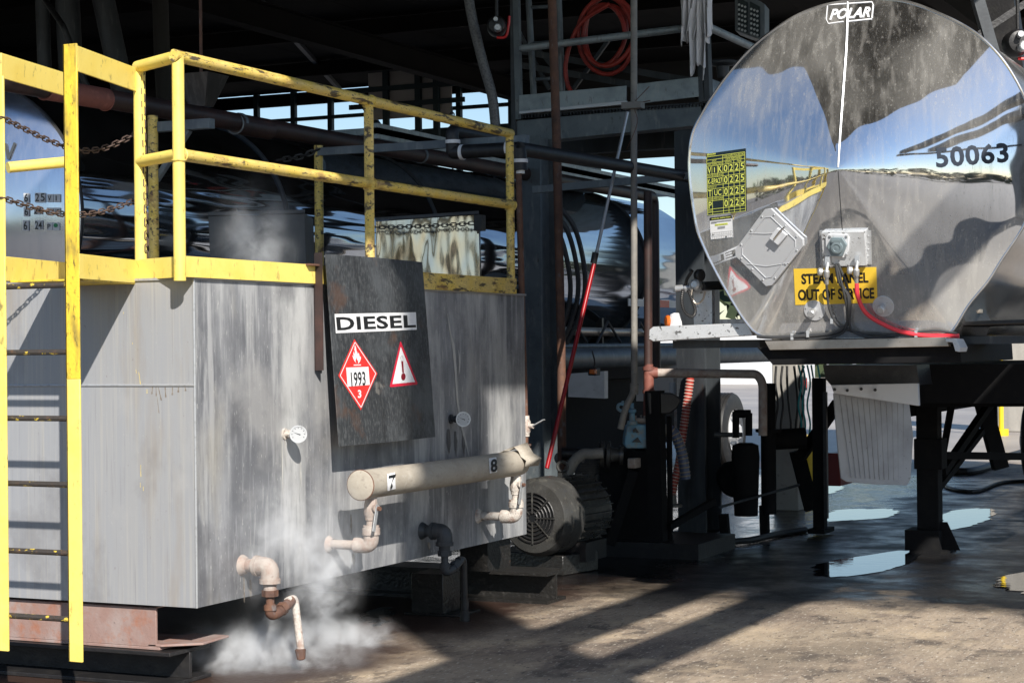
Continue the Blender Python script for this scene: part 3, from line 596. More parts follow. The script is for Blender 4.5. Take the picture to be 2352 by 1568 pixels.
# UN diamond
def Z8(x, y): return ((1250+x*500/1568)*.57422, (1200+y*500/1568)*.57422)
g = MB(); dm = [Z8(523, 487), Z8(812, 920), Z8(604, 1380), Z8(320, 946)]; ngon(g, dm, bsurf, .001); o = g.build('flammable_placard', M['red'], bt)
g = MB()
dd = [Z8(529, 527), Z8(790, 920), Z8(606, 1345), Z8(344, 946)]
for i in range(4): stroke(g, dd[i], dd[(i+1) % 4], 1.6, bsurf, .002, 2)
ngon(g, [Z8(418, 846), Z8(698, 836), Z8(716, 1062), Z8(436, 1084)], bsurf, .002)
ngon(g, [Z8(512, 808), Z8(604, 806), Z8(605, 818), Z8(513, 821)], bsurf, .002)
fl = [(549, 796), (524, 766), (507, 730), (494, 690), (505, 700), (513, 712), (508, 670), (514, 640), (520, 664), (527, 686), (529, 640), (517, 615), (525, 612), (523, 580), (529, 562), (540, 590), (546, 622), (549, 650), (555, 640), (560, 668), (572, 672), (569, 655), (580, 672), (586, 700), (590, 712), (601, 705), (603, 735), (592, 768), (576, 790), (566, 797), (570, 770), (568, 745), (560, 765), (556, 745), (549, 712), (545, 745), (541, 735), (536, 752), (538, 775)]
ngon(g, [Z8(*p) for p in fl], bsurf, .002)
txt(g, '3', [Z8(564, 1126), Z8(607, 1124), Z8(610, 1224), Z8(567, 1228)], bsurf, .002, .03)
g.build('white_print', M['white'], o)
g = MB(); txt(g, '1993', [Z8(472, 903), Z8(655, 894), Z8(664, 1070), Z8(484, 1084)], bsurf, .003, .015); g.build('number_1993', M['ink'], o)
# triangle
g = MB(); ngon(g, [Z8(1098, 520), Z8(1108, 522), Z8(1316, 1040), Z8(1308, 1058), Z8(980, 1091), Z8(968, 1078)], bsurf, .001); o = g.build('hot_surface_triangle', M['red_edge'], bt)
g = MB(); ngon(g, [Z8(1103, 585), Z8(1284, 1026), Z8(999, 1051)], bsurf, .002); o2 = g.build('triangle_field', M['white'], o)
g = MB(); ngon(g, [Z8(1108, 766), Z8(1132, 766), Z8(1142, 910), Z8(1122, 912)], bsurf, .003)
ngon(g, [Z8(1134+28*math.cos(R(k*24)), 960+46*math.sin(R(k*24))) for k in range(15)], bsurf, .0035)
g.build('thermometer', M['red_dark'], o)
g = MB(); 
ar = [(1107, 766), (1102, 730), (1105, 705), (1115, 700), (1127, 708), (1131, 766)]
for i in range(5): stroke(g, Z8(*ar[i]), Z8(*ar[i+1]), .5, bsurf, .003, 1)
g.build('thermometer_outline', M['ink'], o)
# paint drips, rust runs and painted crease glints on the tank
fsurf = plane_surf(V((TX, TY0-.0015, 1)), V((0, -1, 0)))
def Z4(x, y): return (x*.6378*.57422, (900+y*.6378)*.57422)
def Z7(x, y): return (x*.6378*.57422, (1750+y*.6378)*.57422)
def drip(g, a, b, w, surf, off=.0):
    (x0, y0), (x1, y1) = a, b; pts = []
    for t, k in ((0, .25), (.15, .6), (.6, .45), (.85, .9), (.97, .8)): pts.append((x0+(x1-x0)*t-w*k/2, y0+(y1-y0)*t))
    q = [(2*(x0+(x1-x0)*t)-p[0], p[1]) for p, t in zip(pts, (0, .15, .6, .85, .97))]
    return ngon(g, pts+[(x1, y1)]+q[::-1], surf, off)
for a, b, w in ((Z4(852, 905), Z4(856, 928), 1.2), (Z4(870, 920), Z4(881, 1000), 1.6), (Z4(922, 1028), Z4(922, 1055), 1.6), (Z7(882, 170), Z7(884, 245), 1.3), (Z7(880, 280), Z7(880, 310), 1.2), (Z7(898, 305), Z7(899, 332), 1.3), (Z4(831, 735), Z4(831, 748), 1.1), (Z4(883, 1500), Z4(883, 1560), 1.2), (Z4(775, 545), Z4(775, 556), 1.2)):
    g = MB(); drip(g, a, b, w, fsurf); g.build('paint_drip', M['yellow'], tk)
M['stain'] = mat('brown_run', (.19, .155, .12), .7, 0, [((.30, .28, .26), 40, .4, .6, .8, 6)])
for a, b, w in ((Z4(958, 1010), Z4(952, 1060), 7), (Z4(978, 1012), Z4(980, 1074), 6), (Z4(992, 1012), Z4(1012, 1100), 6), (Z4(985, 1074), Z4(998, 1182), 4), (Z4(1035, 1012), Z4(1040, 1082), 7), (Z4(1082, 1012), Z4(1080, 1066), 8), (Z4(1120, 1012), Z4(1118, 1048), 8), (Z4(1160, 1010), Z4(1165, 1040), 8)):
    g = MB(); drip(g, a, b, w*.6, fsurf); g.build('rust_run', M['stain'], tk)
def ssurf(px, py, off=0):
    p = P(px, py, X=TX+.012); i = (p.y-TY0)/(TY1-TY0); j = (p.z-TZ0)/(TZ1-TZ0); e = math.sin(math.pi*min(max(i, 0), 1))*math.sin(math.pi*min(max(j, 0), 1))
    return P(px, py, X=TX+.012*e+.010*e*noise.noise(Vector((p.y*2.2, p.z*2.2, 3)))+.0035+off)
M['pale_streak'] = mat('pale_scale_and_glint', (.50, .49, .46), .55, .1, [((.36, .36, .36), (50, 50, 4), .45, .62, .9, 9), ((.58, .57, .54), (90, 90, 9), .55, .66, .6, 6)])  # for real scale runs and for the painted glint of a crease
M['dark_run'] = mat('oily_run', (.075, .075, .08), .5, .1, [((.22, .22, .23), (60, 60, 5), .5, .66, .9, 9)])
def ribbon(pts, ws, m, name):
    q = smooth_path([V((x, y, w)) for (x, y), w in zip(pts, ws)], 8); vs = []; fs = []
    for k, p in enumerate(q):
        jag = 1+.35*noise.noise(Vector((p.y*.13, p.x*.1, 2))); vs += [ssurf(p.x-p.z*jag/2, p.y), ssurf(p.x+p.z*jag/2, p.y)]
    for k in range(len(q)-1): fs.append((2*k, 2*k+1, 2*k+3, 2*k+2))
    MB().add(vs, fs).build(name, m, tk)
ribbon([(1028, 720), (1034, 760), (1042, 800), (1047, 860), (1051, 920), (1060, 975), (1070, 1015), (1077, 1046)], [1, 3, 6, 5, 4, 5, 4, 1.5], M['pale_streak'], 'scale_glint_run')  # bright reflection along a buckle crease, painted on as a flat ribbon
ribbon([(1052, 800), (1056, 830), (1054, 862)], [.6, 4, .6], M['pale_streak'], 'scale_glint_run')  # shorter painted glint beside the crease line
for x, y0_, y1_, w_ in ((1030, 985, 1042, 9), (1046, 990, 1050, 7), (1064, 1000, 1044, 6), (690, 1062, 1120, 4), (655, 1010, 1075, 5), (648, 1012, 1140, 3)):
    ribbon([(x, y0_), (x+1, (y0_+y1_)/2), (x+2, y1_)], [w_*.5, w_, .4], M['dark_run'] if x > 700 else M['pale_streak'], 'oily_run' if x > 700 else 'scale_glint_run')
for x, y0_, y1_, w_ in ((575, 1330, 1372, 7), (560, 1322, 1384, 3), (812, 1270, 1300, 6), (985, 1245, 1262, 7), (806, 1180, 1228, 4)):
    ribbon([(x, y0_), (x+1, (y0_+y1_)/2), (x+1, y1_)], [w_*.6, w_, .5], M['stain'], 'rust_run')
# ------------------------------------------------------------------ yellow platform guard rail
yr = thing('guard_rail', 'worn yellow tubular guard rail and toe board around the top of the grey tank', 'railing', (TX, 9.6, TZ1))
pr = .030
c0 = P(411, 400, X=TX+.0); YC = c0.y   # corner post
def zrail(px, py, X): return P(px, py, X=X).z
ZT = P(402, 128, X=TX).z; ZM = P(425, 357, X=TX).z; YE = P(1172, 480, X=TX).y
c_post = V((TX+.0, YC-.0, 0)); tz = TZ1+.02
g = MB(); g.tube([(TX, YC, tz-.03), (TX, YC, ZT)], pr, 16); g.build('post', M['yellow'], yr)
YM = P(848, 400, X=TX).y
g = MB(); g.tube([(TX, YM, tz), (TX, YM, ZT)], .028, 14); g.build('post', M['yellow_worn'], yr)
g = MB(); g.tube([(TX, YE, tz), (TX, YE, ZT)], .028, 14); g.build('post', M['yellow_worn'], yr)
MB().tube([(TX, YC-.035, ZT), (TX, YE+.02, ZT)], pr, 16).build('top_rail', M['yellow_worn'], yr)
MB().tube([(TX, YC, ZM), (TX, YE+.02, ZM)], pr, 16).build('mid_rail', M['yellow_worn'], yr)
for y, z in ((YM, ZM), (YM, ZT), (YE, ZM), (YC, ZM)):
    MB().torus((TX, y, z-.030), (0, 0, 1), .031, .006, 16, 6).build('weld_bead', M['yellow_worn'], yr); MB().torus((TX, y+.030, z), (0, 1, 0), .031, .006, 16, 6).build('weld_bead', M['yellow_worn'], yr)
# far side posts and rails
XF = -7.0
for px, nm in ((352, 0), (732, 1)):
    y = P(px, 400, X=XF).y; MB().tube([(XF, y, tz), (XF, y, 3.12)], .032, 12).build('post', M['yellow_worn'], yr)
yf0 = P(352, 400, X=XF).y; yf1 = P(732, 400, X=XF).y
MB().box((XF-.02, yf0, 3.02), (XF+.42, yf0+.06, 3.08)).build('bracket', M['galv'], yr)
MB().beam((XF, yf0+.03, 2.72), (XF+.25, yf0+.03, 3.02), .035, .035).build('brace', M['galv'], yr)
MB().box((XF, yf1-.03, 3.045), (TX-.04, yf1+.02, 3.10)).build('cross_bar', M['galv'], yr)
# toe boards
zb0 = P(430, 636, X=TX+.02).z; zb1 = P(430, 588, X=TX+.02).z; ysp = P(736, 620, X=TX).y
g = MB(); g.box((TX+.012, YC+.02, zb0), (TX+.022, ysp+.6, zb1)); g.build('toe_board', M['yellow'], yr)
y2 = P(975, 640, X=TX).y; g = MB(); g.box((TX+.012, ysp+.6, zb0), (TX+.022, YE+.04, zb1)); g.box((TX-.05, ysp+.3, zb0), (TX+.012, YE+.04, zb0+.01)); g.build('toe_board', M['yellow_worn'], yr)
g = MB(); g.box((TX-.04, YE+.0, zb0), (XF, YE+.012, zb1)); g.build('toe_board', M['yellow_worn'], yr)
# opening post (set back from the corner) and slanting rail to the corner post
p1 = P(322, 400, D=c0.y*0+ (c0-CAM).dot(fwd)*1.036)
O1 = V((p1.x, p1.y, 0))
MB().tube([(O1.x, O1.y, zb0-.02), (O1.x, O1.y, ZT+.0)], pr, 16).build('post', M['yellow'], yr)
MB().tube([(O1.x-.01, O1.y, ZT), (TX, YC, ZT)], pr, 16).build('top_rail', M['yellow'], yr)
MB().tube([(O1.x, O1.y, ZM), (TX, YC, ZM)], pr, 16).build('mid_rail', M['yellow'], yr)
g = MB(); g.beam((O1.x, O1.y-.02, (zb0+zb1)/2), (TX+.012, YC+.02, (zb0+zb1)/2), .008, zb1-zb0); g.build('toe_board', M['yellow'], yr)
# ladder
DL = 8.72
ld = thing('ladder', 'bright yellow fixed ladder with thin blackened rungs, up the front of the tank', 'ladder', P(80, 1500, D=DL)*1)
sR = P(168, 810, D=DL); sL = P(4, 810, Y=sR.y)
XRs, YRs = sR.x, sR.y; XLs, YLs = sL.x-.012, sL.y
ztop = P(150, 101, D=DL).z; zbotR = P(168, 1519, D=DL).z; zbotL = P(8, 1494, Y=sR.y).z
# stile: flat bar, wide face towards the camera's left-front
stw = .078; stt = .012
dirv = V((1, 0, 0))
def stile(x, y, z0, z1, m):
    g = MB(); c = V((x, y, 0)); n = V((-dirv.y, dirv.x, 0))
    q = [c-dirv*stw/2-n*stt/2, c+dirv*stw/2-n*stt/2, c+dirv*stw/2+n*stt/2, c-dirv*stw/2+n*stt/2]
    g.prism([p+V((0, 0, z0)) for p in q], V((0, 0, z1-z0)))
    c2 = c-dirv*stw/2; q = [c2-dirv*.0-n*.006, c2+dirv*.010-n*.006, c2+dirv*.010+n*.06, c2+n*.06]
    g.prism([p+V((0, 0, z0)) for p in q], V((0, 0, z1-z0)))
    return g.build('stile', m, ld, bevel=.003)
zsplit = P(168, 870, D=DL).z
stile(XRs, YRs, zsplit, ztop, M['yellow_dirty']); stile(XRs+.0, YRs+.001, zbotR, zsplit, M['yellow'])
stile(XLs, YLs, zbotL, ztop-.12, M['yellow'])
for py in (656, 809, 961, 1112, 1268, 1419):
    q = P(80, py, Y=YRs); MB().tube([(XLs+.01, YLs+.03, q.z-.004*0), (XRs-.02, YRs+.03, q.z)], .0138, 10).build('rung', M['rung'], ld)
# side plates running back to the guard rail
za0 = P(200, 160, D=DL).z; za1 = P(160, 106, D=DL).z; za0 = za1-.118
g = MB(); g.beam(V((XRs+.035, YRs, (za0+za1)/2)), V((O1.x-.01, O1.y-.0, (za0+za1)/2)), .010, za1-za0); g.build('side_plate', M['yellow'], ld, bevel=.002)
offv = V((O1.x, O1.y, 0))-V((XRs, YRs, 0))
LB = V((XLs, YLs, 0))+offv
g = MB(); g.beam(V((XLs+.02, YLs, (za0+za1)/2)), V((LB.x, LB.y, (za0+za1)/2)), .010, za1-za0); g.build('side_plate', M['yellow'], ld, bevel=.002)
zq = (zb0+zb1)/2-.012
g = MB(); g.beam(V((XRs+.035, YRs, zq)), V((O1.x, O1.y-.01, zq)), .010, .115); g.build('lower_plate', M['yellow'], ld, bevel=.002)
g = MB(); g.beam(V((XLs+.035, YLs, zq)), V((LB.x, LB.y-.01, zq)), .010, .115); g.build('lower_plate', M['yellow'], ld, bevel=.002)
g = MB(); n_ = 7
g.add([V((XLs+.02, YLs+.05, zq-.055)), V((XRs+.02, YRs+.05, zq-.055)), V((O1.x, O1.y, zq-.055)), V((LB.x, LB.y, zq-.055)), V((XLs+.02, YLs+.05, zq-.063)), V((XRs+.02, YRs+.05, zq-.063)), V((O1.x, O1.y, zq-.063)), V((LB.x, LB.y, zq-.063))], [(0, 1, 2, 3), (7, 6, 5, 4), (0, 4, 5, 1), (1, 5, 6, 2), (2, 6, 7, 3), (3, 7, 4, 0)])
g.build('step_plate', M['yellow_dirty'], ld)
MB().tube([(LB.x, LB.y, zb0), (LB.x, LB.y, ZT)], pr, 14).build('back_post', M['yellow'], ld)
a = P(18, 385, D=9.35); b = P(165, 371, D=9.55)
MB().tube([a, b], .028, 14).build('hand_rail', M['yellow'], ld)
# ------------------------------------------------------------------ chains
def chain(pts, label, m, pitch=.034, wire=.0045, group=None, n=16):
    path = smooth_path(pts, n); d = [0]
    for a, b in zip(path, path[1:]): d.append(d[-1]+(b-a).length)
    g = MB(); k = 0; s = 0; i = 0
    while s < d[-1]:
        while i < len(d)-2 and d[i+1] < s: i += 1
        t = (s-d[i])/max(d[i+1]-d[i], 1e-6); p = path[i].lerp(path[i+1], t); T = (path[i+1]-path[i]).normalized()
        up = V((0, 0, 1)) if abs(T.z) < .9 else V((1, .3, 0)); x = T.cross(up).normalized(); y = x.cross(T)
        if k % 2: x, y = y, -x
        ring = []
        for j in range(10):
            a = 2*math.pi*j/10; cx = math.cos(a); sx = math.sin(a)
            ring.append(p + T*(cx*pitch*.30+(pitch*.30 if cx > .1 else -pitch*.30 if cx < -.1 else 0)) + x*sx*pitch*.34)
        g.tube(ring, wire, 5, closed=True); s += pitch*.86; k += 1
    return tag(g.build('chain', m), label, 'chain', group)
def PP(l, D): 
    n = len(l); return [P(x, y, D=(D if not isinstance(D, tuple) else D[0]+(D[1]-D[0])*i/(n-1))) for i, (x, y) in enumerate(l)]
chain(PP([(8, 272), (60, 298), (118, 325), (180, 345), (240, 340), (318, 305)], (8.9, 9.6)), 'upper rusty chain slung across the ladder opening', M['chain_rust'], .038, .0038)
chain(PP([(10, 456), (70, 475), (130, 490), (200, 492), (255, 480), (318, 458)], (8.9, 9.6)), 'lower rusty chain slung across the ladder opening, over the painted numerals', M['chain_rust'], .038, .0038)
chain(PP([(325, 150), (328, 260), (330, 340), (332, 440), (334, 520), (335, 598)], 9.42), 'rusty chain hanging straight down beside the yellow opening post', M['chain_rust'], .038, .0038)
chain(PP([(645, 367), (690, 360), (728, 345)], 13.3), 'short dark chain hooked to the far yellow post', M['rubber'], .05, .007)
chain(PP([(868, 522), (960, 520), (1040, 516), (1092, 512)], 12.4), 'black chain across the shiny hatch box', M['rubber'], .034, .0042)
chain(PP([(1038, 255), (1040, 300), (1040, 380)], 18), 'thin hoist chain hanging by the bright gap in the back', M['galv_dark'], .06, .007)
# hatch boxes on the tank top
def hatch(p, label, m):
    # p: px quad TL TR BR BL of the face, at depth D
    (a, b, c, d), D, th = p
    t = thing('hatch_box', label, 'hatch', P(*[(a[i]+c[i])/2 for i in (0, 1)], D=D))
    q = [P(*k, D=D) for k in (a, b, c, d)]; zb = TZ1
    q[2].z = q[3].z = zb+.01; n = (q[1]-q[0]).cross(q[3]-q[0]).normalized(); n = -n if n.dot(fwd) < 0 else n
    g = MB(); g.prism(q, n*.5); g.build('box', m, t, bevel=.004)
    r = 0; g = MB()
    g.beam(q[0]+V((0, 0, .012)), q[1]+V((0, 0, .012)), .03, .02); g.build('rim', M['galv_dark'], t); return t
hatch((((862, 508), (1100, 492), (1104, 640), (866, 640)), 12.7, .4), 'mirror bright dented steel hatch box on the tank, right of the DIESEL board', M['mirror_box'])
hatch((((478, 496), (700, 490), (706, 640), (486, 640)), 11.6, .4), 'dim steel hatch box on the tank behind drifting steam', M['galv_dark'])
MB_ = MB(); a = P(1092, 500, D=11.7)
tag(MB_.box(P(1088, 494, D=12.55), P(1102, 530, D=12.55)+V((.02, .05, 0))).build('clamp', M['black_steel']), 'small black clamp at the corner of the shiny hatch box', 'clamp')
# hanging funnel
M['alu_dull'] = mat('dull_sheet', (.09, .085, .08), .35, .8, [((.16, .15, .14), (20, 20, 2), .5, .7, .8)])
fn = thing('hanging_funnel', 'dull steel funnel hanging from a thin rod behind the yellow corner post', 'funnel', P(466, 180, D=14))
c = P(462, 172, D=14); zb = P(472, 246, D=14).z
g = MB(); g.add([c+V((-.16, -.12, 0)), c+V((.14, -.12, 0)), c+V((.14, .16, 0)), c+V((-.16, .16, 0)), V((c.x-.07, c.y-.05, zb)), V((c.x+.065, c.y-.05, zb)), V((c.x+.065, c.y+.06, zb)), V((c.x-.07, c.y+.06, zb))], [(0, 4, 5, 1), (1, 5, 6, 2), (2, 6, 7, 3), (3, 7, 4, 0), (4, 7, 6, 5)])
g.build('cone', M['alu_dull'], fn); MB().cyl((c.x, c.y, c.z+.01), (c.x, c.y, RZ), .012).build('rod', M['rust'], fn)
# ------------------------------------------------------------------ big overhead pipes
def ypipe(name, pts, r, m, label, bands=(), bm=None, bw=.012, group=None, rb=.1, cat='pipe'):
    o = MB().tube(bend(pts, rb), r, 20).build(name, m); 
    for (i, f, w_, mm) in bands:
        a, b = V(pts[i]), V(pts[i+1]); p = a.lerp(b, f); d = (b-a).normalized(); MB().cyl(p-d*w_/2, p+d*w_/2, r+.006, n=20).build('band', mm, o)
    return tag(o, label, cat, group)
PX = -7.12; pz = 3.19
y0 = P(-40, 210, X=PX).y; yj = P(102, 214, X=PX).y; yk = P(242, 225, X=PX).y; ye = P(1500, 440, X=PX).y
o = ypipe('process_pipe', [(PX, y0-.5, pz), (PX, ye, pz+.05), (PX, ye, 1.4)], .062, M['brown_dark'], 'long dark red brown pipe running back above the tank top, over the far trailer', [(0, .28, .03, M['galv']), (0, .52, .03, M['galv']), (0, .72, .03, M['galv'])])
MB().cyl((PX, yj, pz), (PX, yk, pz+.005), .066, n=20).build('red_sleeve', M['red_rust'], o)
for f in (yj, yk): MB().torus((PX, f, pz), (0, 1, 0), .066, .004).build('weld_ring', M['red_rust'], o)
y5 = P(540, 275, X=PX).y; MB().cyl((PX, y5, pz), (PX, y5+.42, pz), .068, n=20).build('coupling', M['brown_dark'], o)
MB().torus((PX, y5, pz), (0, 1, 0), .067, .006).build('weld_ring', M['galv'], o)
# lagged black pipe with white bands
XB = -5.35; T0 = P(1192, 342, X=XB); e = P(1522, 388, X=XB-.3)
o = MB().tube(bend([T0, V((XB, 17.0, T0.z+.12))], .05), .048, 18); o = o.build('lagged_pipe', M['rubber']); tag(o, 'black lagged pipe with white bands, branching from a tee above the tank end', 'pipe')
L1 = P(1050, 352, Y=T0.y+.0); U1 = P(1038, 305, Y=T0.y+.35); 
a1 = P(1040, 350, Y=T0.y); a2 = P(1038, 300, Y=T0.y)
MB().tube([T0, a1], .048, 18).build('branch', M['rubber'], o); MB().tube(bend([a1+V((.02, 0, 0)), a1, a2, a2+V((.03, .6, 0))], .04), .046, 18).build('branch', M['rubber'], o)
dn = P(1196, 392, Y=T0.y)
MB().tube([T0, dn], .048, 18).build('branch', M['rubber'], o)
for p, ax in ((P(1168, 341, Y=T0.y), V((1, 0, 0))), (P(1062, 350, Y=T0.y), V((1, 0, 0))), (P(1040, 326, Y=T0.y), V((0, 0, 1))), (P(1195, 370, Y=T0.y), V((0, 0, 1)))):
    MB().cyl(p-ax*.012, p+ax*.012, .053, n=18).build('band', M['white'], o)
p = P(1195, 382, Y=T0.y); MB().cyl(p, p-V((0, 0, .05)), .03, n=16).build('spout', M['white'], o)
# drop pipe with ball valve at the tank corner
pts = [P(1196, 395, Y=T0.y), P(1204, 960, Y=T0.y)]; zz = pts[1].z; X1 = pts[0].x; Y1 = T0.y
X1 = (pts[0].x+pts[1].x)/2
dp = thing('drop_pipe', 'slim brown pipe with a pale ball valve, running down the far corner of the tank', 'pipe', (X1, Y1, .9))
zend = P(1208, 1075, Y=Y1).z
MB().tube([(X1-.02, Y1, dn.z), (X1+.01, Y1, zz)], .022, 14).build('pipe', M['rust'], dp)
MB().tube(bend([(X1+.01, Y1, zz-.05), (X1+.01, Y1, zend), (X1-.05, Y1-.3, zend-.03), (HX, B.y-.02, HZ)], .03), .022, 14).build('pipe', M['rust'], dp)
zv = P(1206, 978, Y=Y1).z; g = MB(); g.lathe((X1+.01, Y1, zv-.07), (0, 0, 1), [(0, .03), (.02, .03), (.035, .038), (.10, .038), (.115, .03), (.14, .03)], 10)
g.cyl((X1+.01, Y1, zv), (X1+.075, Y1-.01, zv), .016, n=10); vv = g.build('ball_valve', M['scaled'], dp)
MB().beam((X1+.07, Y1-.01, zv), (X1+.16, Y1-.02, zv+.045), .028, .006).build('lever', M['zinc'], vv)
g = MB()
for dz in (-.12, -.135, -.19): g.hexnut((X1+.01, Y1, zv+dz), (X1+.01, Y1, zv+dz-.028), .040)
g.build('union', M['rust'], dp)
# ------------------------------------------------------------------ right trailer
HYP = 10.83
outl = [(1947, 3), (1874, 18), (1804, 51), (1727, 110), (1658, 190), (1603, 278), (1586, 330), (1584, 403), (1599, 517), (1620, 575), (1647, 630), (1687, 700), (1715, 742), (1742, 768), (1790, 776), (1900, 779), (2000, 778), (2100, 776), (2165, 768), (2189, 758), (2225, 700), (2270, 645), (2302, 594), (2352, 517), (2378, 440), (2386, 368), (2378, 300), (2352, 220), (2299, 132), (2225, 66), (2108, 12), (2030, -2)]
O2 = [P(x, y, Y=HYP) for x, y in outl]; O2 = smooth_path(O2, 6, True)
Ys = HYP-.29; AP = P(1925, 388, Y=Ys)
ang = sorted((math.atan2(p.z-AP.z, p.x-AP.x), math.hypot(p.x-AP.x, p.z-AP.z)) for p in O2)
def Rad(a):
    a = (a+math.pi) % (2*math.pi)-math.pi
    for (a0, r0), (a1, r1) in zip(ang, ang[1:]):
        if a0 <= a <= a1: return r0+(r1-r0)*(a-a0)/max(a1-a0, 1e-9)
    (a0, r0), (a1, r1) = ang[-1], ang[0]; aa = a if a > a0 else a+2*math.pi
    return r0+(r1-r0)*(aa-a0)/(a1+2*math.pi-a0)
BUL = .29
def head_y(x, z):
    dx, dz = x-AP.x, z-AP.z; a = math.atan2(dz, dx); r = math.hypot(dx, dz)/Rad(a)
    r = min(max(r, 0), 1.02)
    prof = 1-(r*r+.0004)**.60
    # the welded centre seam stands a little proud above the apex, and the two halves dish gently between
    return HYP - BUL*prof
def hsurf(px, py, off=0):
    y = HYP-.1; d = ray(px, py)
    for _ in range(12):
        t = y/d.y; p = CAM+d*t; y = head_y(p.x, p.z)
    p = CAM+d*(y/d.y); e = .01
    n = V((-(head_y(p.x+e, p.z)-head_y(p.x-e, p.z))/(2*e), 1, -(head_y(p.x, p.z+e)-head_y(p.x, p.z-e))/(2*e))).normalized()
    return p-n*off
def hnorm(p):
    e = .01; return -V((-(head_y(p.x+e, p.z)-head_y(p.x-e, p.z))/(2*e), 1, -(head_y(p.x, p.z+e)-head_y(p.x, p.z-e))/(2*e))).normalized()
rt1 = thing('tank_trailer', 'polished tanker trailer with number 50063 on its big dished end, nearest on the right', 'trailer', (-2.8, 16, 0))
g = MB(); NA, NR = 180, 44; vs = [V((AP.x, head_y(AP.x, AP.z), AP.z))]; fs = []
for j in range(1, NR+1):
    s = (j/NR)**1.3
    for i in range(NA):
        a = -math.pi+2*math.pi*i/NA; r = Rad(a)*s; x = AP.x+r*math.cos(a); z = AP.z+r*math.sin(a); vs.append(V((x, head_y(x, z), z)))
for i in range(NA):
    fs.append((0, 1+i, 1+(i+1) % NA))
for j in range(NR-1):
    for i in range(NA): k = (i+1) % NA; b0 = 1+j*NA; b1 = b0+NA; fs.append((b0+i, b1+i, b1+k, b0+k))
g.add(vs, fs); g.build('tank_head', M['mirror'], rt1, smooth=60)
rim = [V((AP.x+Rad(-math.pi+2*math.pi*i/NA)*math.cos(-math.pi+2*math.pi*i/NA), HYP, AP.z+Rad(-math.pi+2*math.pi*i/NA)*math.sin(-math.pi+2*math.pi*i/NA))) for i in range(NA)]
MB().tube(rim, .0085, 8, closed=True).build('rim', M['mirror_side1'], rt1)
g = MB(); vs = []; fs = []; ys = [HYP+.005, HYP+.03, HYP+2, HYP+4, HYP+6, HYP+8, HYP+10, HYP+12.2]
cx_ = sum(p.x for p in rim)/NA; cz_ = sum(p.z for p in rim)/NA
for y in ys:
    for p in rim: vs.append((p.x, y, p.z))
for j in range(len(ys)-1):
    for i in range(NA): k = (i+1) % NA; fs.append((j*NA+i, j*NA+k, (j+1)*NA+k, (j+1)*NA+i))
fs.append(tuple((len(ys)-1)*NA+i for i in range(NA)))
g.add(vs, fs); g.build('barrel', M['mirror_side1'], rt1, smooth=60)
for y in (HYP+4.2, HYP+8): MB().tube([V((cx_+(p.x-cx_)*1.004, y, cz_+(p.z-cz_)*1.004)) for p in rim], .012, 6, closed=True).build('stiffener_ring', M['mirror_side1'], rt1)
# seams
def onhead(pts, off, n=14):
    q = smooth_path([V((x, y, 0)) for x, y in pts], n); return [hsurf(p.x, p.y, off) for p in q]
MB().tube(onhead([(1947, 6), (1944, 100), (1937, 200), (1930, 300), (1925, 385)], .003), .0055, 6).build('centre_seam', M['zinc'], rt1)
MB().tube(onhead([(1925, 392), (1930, 460), (1935, 530)], .001), .0022, 6).build('centre_seam', M['ink'], rt1)
# number and markings
g = MB(); txt(g, '50063', [(2147, 339), (2314, 327), (2318, 373), (2151, 386)], hsurf, .005, .028, 0, 1.08); g.build('trailer_number', M['ink_blue'], rt1)
g = MB(); txt(g, 'POLAR', [(1908, 22), (2001, 16), (1998, 40), (1905, 47)], hsurf, .004, .03, .25, 1.0)
for a, b, w_ in (((1903, 12), (2003, 5), 2.2), ((2003, 5), (2006, 12), 2), ((2006, 12), (2003, 42), 3), ((2003, 44), (1945, 50), 2.6), ((1938, 50), (1903, 55), 1.8), ((1903, 55), (1898, 45), 1.6), ((1898, 45), (1901, 14), 2.0)): stroke(g, a, b, w_, hsurf, .004, 3)
g.build('emblem_lettering', M['white'], rt1)
# inspection record
def ZR(x, y): return ((2750+x*400/1459)*.57422, (550+y*430/1568)*.57422)
qd = [ZR(279, 240), ZR(849, 160), ZR(862, 1074), ZR(295, 1138)]
g = MB(); patch(g, qd, hsurf, .003, 10); rec = g.build('inspection_record', M['plate_black'], rt1)
g = MB()
def uv(u, v): return lerp2(qd, u, 1-v)
def ln(u0, v0, u1, v1, w=.9): stroke(g, uv(u0, v0), uv(u1, v1), w, hsurf, .0045, 4)
rows = [.055, .108, .158, .208, .34, .393, .525, .582, .715, .772, .905, .955, .995]
for v in rows: ln(.012, v, .985, v) if v not in (.393, .582, .772, .955, .055, .108) else (ln(.012, v, .985, v))
for u, v0, v1 in ((.012, .055, .995), (.985, .055, .995), (.42, .055, .995), (.70, .158, .995), (.56, .208, .995), (.845, .208, .995), (.14, .208, .393), (.28, .208, .393), (.14, .582, .995)): ln(u, v0, u, v1)
def rtx(s, u0, v0, u1, v1, b=.0): txt(g, s, [uv(u0, v0), uv(u1, v0), uv(u1, v1), uv(u0, v1)], hsurf, .0045, b)
rtx('ERGON', .02, .004, .24, .03, .03); rtx('TRUCKING, INC.', .02, .034, .24, .048)
rtx('TANK INSPECTION RECORD', .44, .066, .97, .098); rtx('DATE PERFORMED', .50, .118, .90, .148); rtx('DOT', .15, .118, .26, .148)
rtx('TEST INSPECTION', .03, .168, .40, .198); rtx('MONTH', .48, .168, .64, .198); rtx('YEAR', .78, .168, .90, .198)
for r, (v0, v1) in enumerate(((.222, .328), (.405, .512), (.595, .702), (.785, .892))):
    for c, ch in enumerate('0225'): rtx(ch, .445+c*.1425, v0, .445+c*.1425+.09, v1, .01)
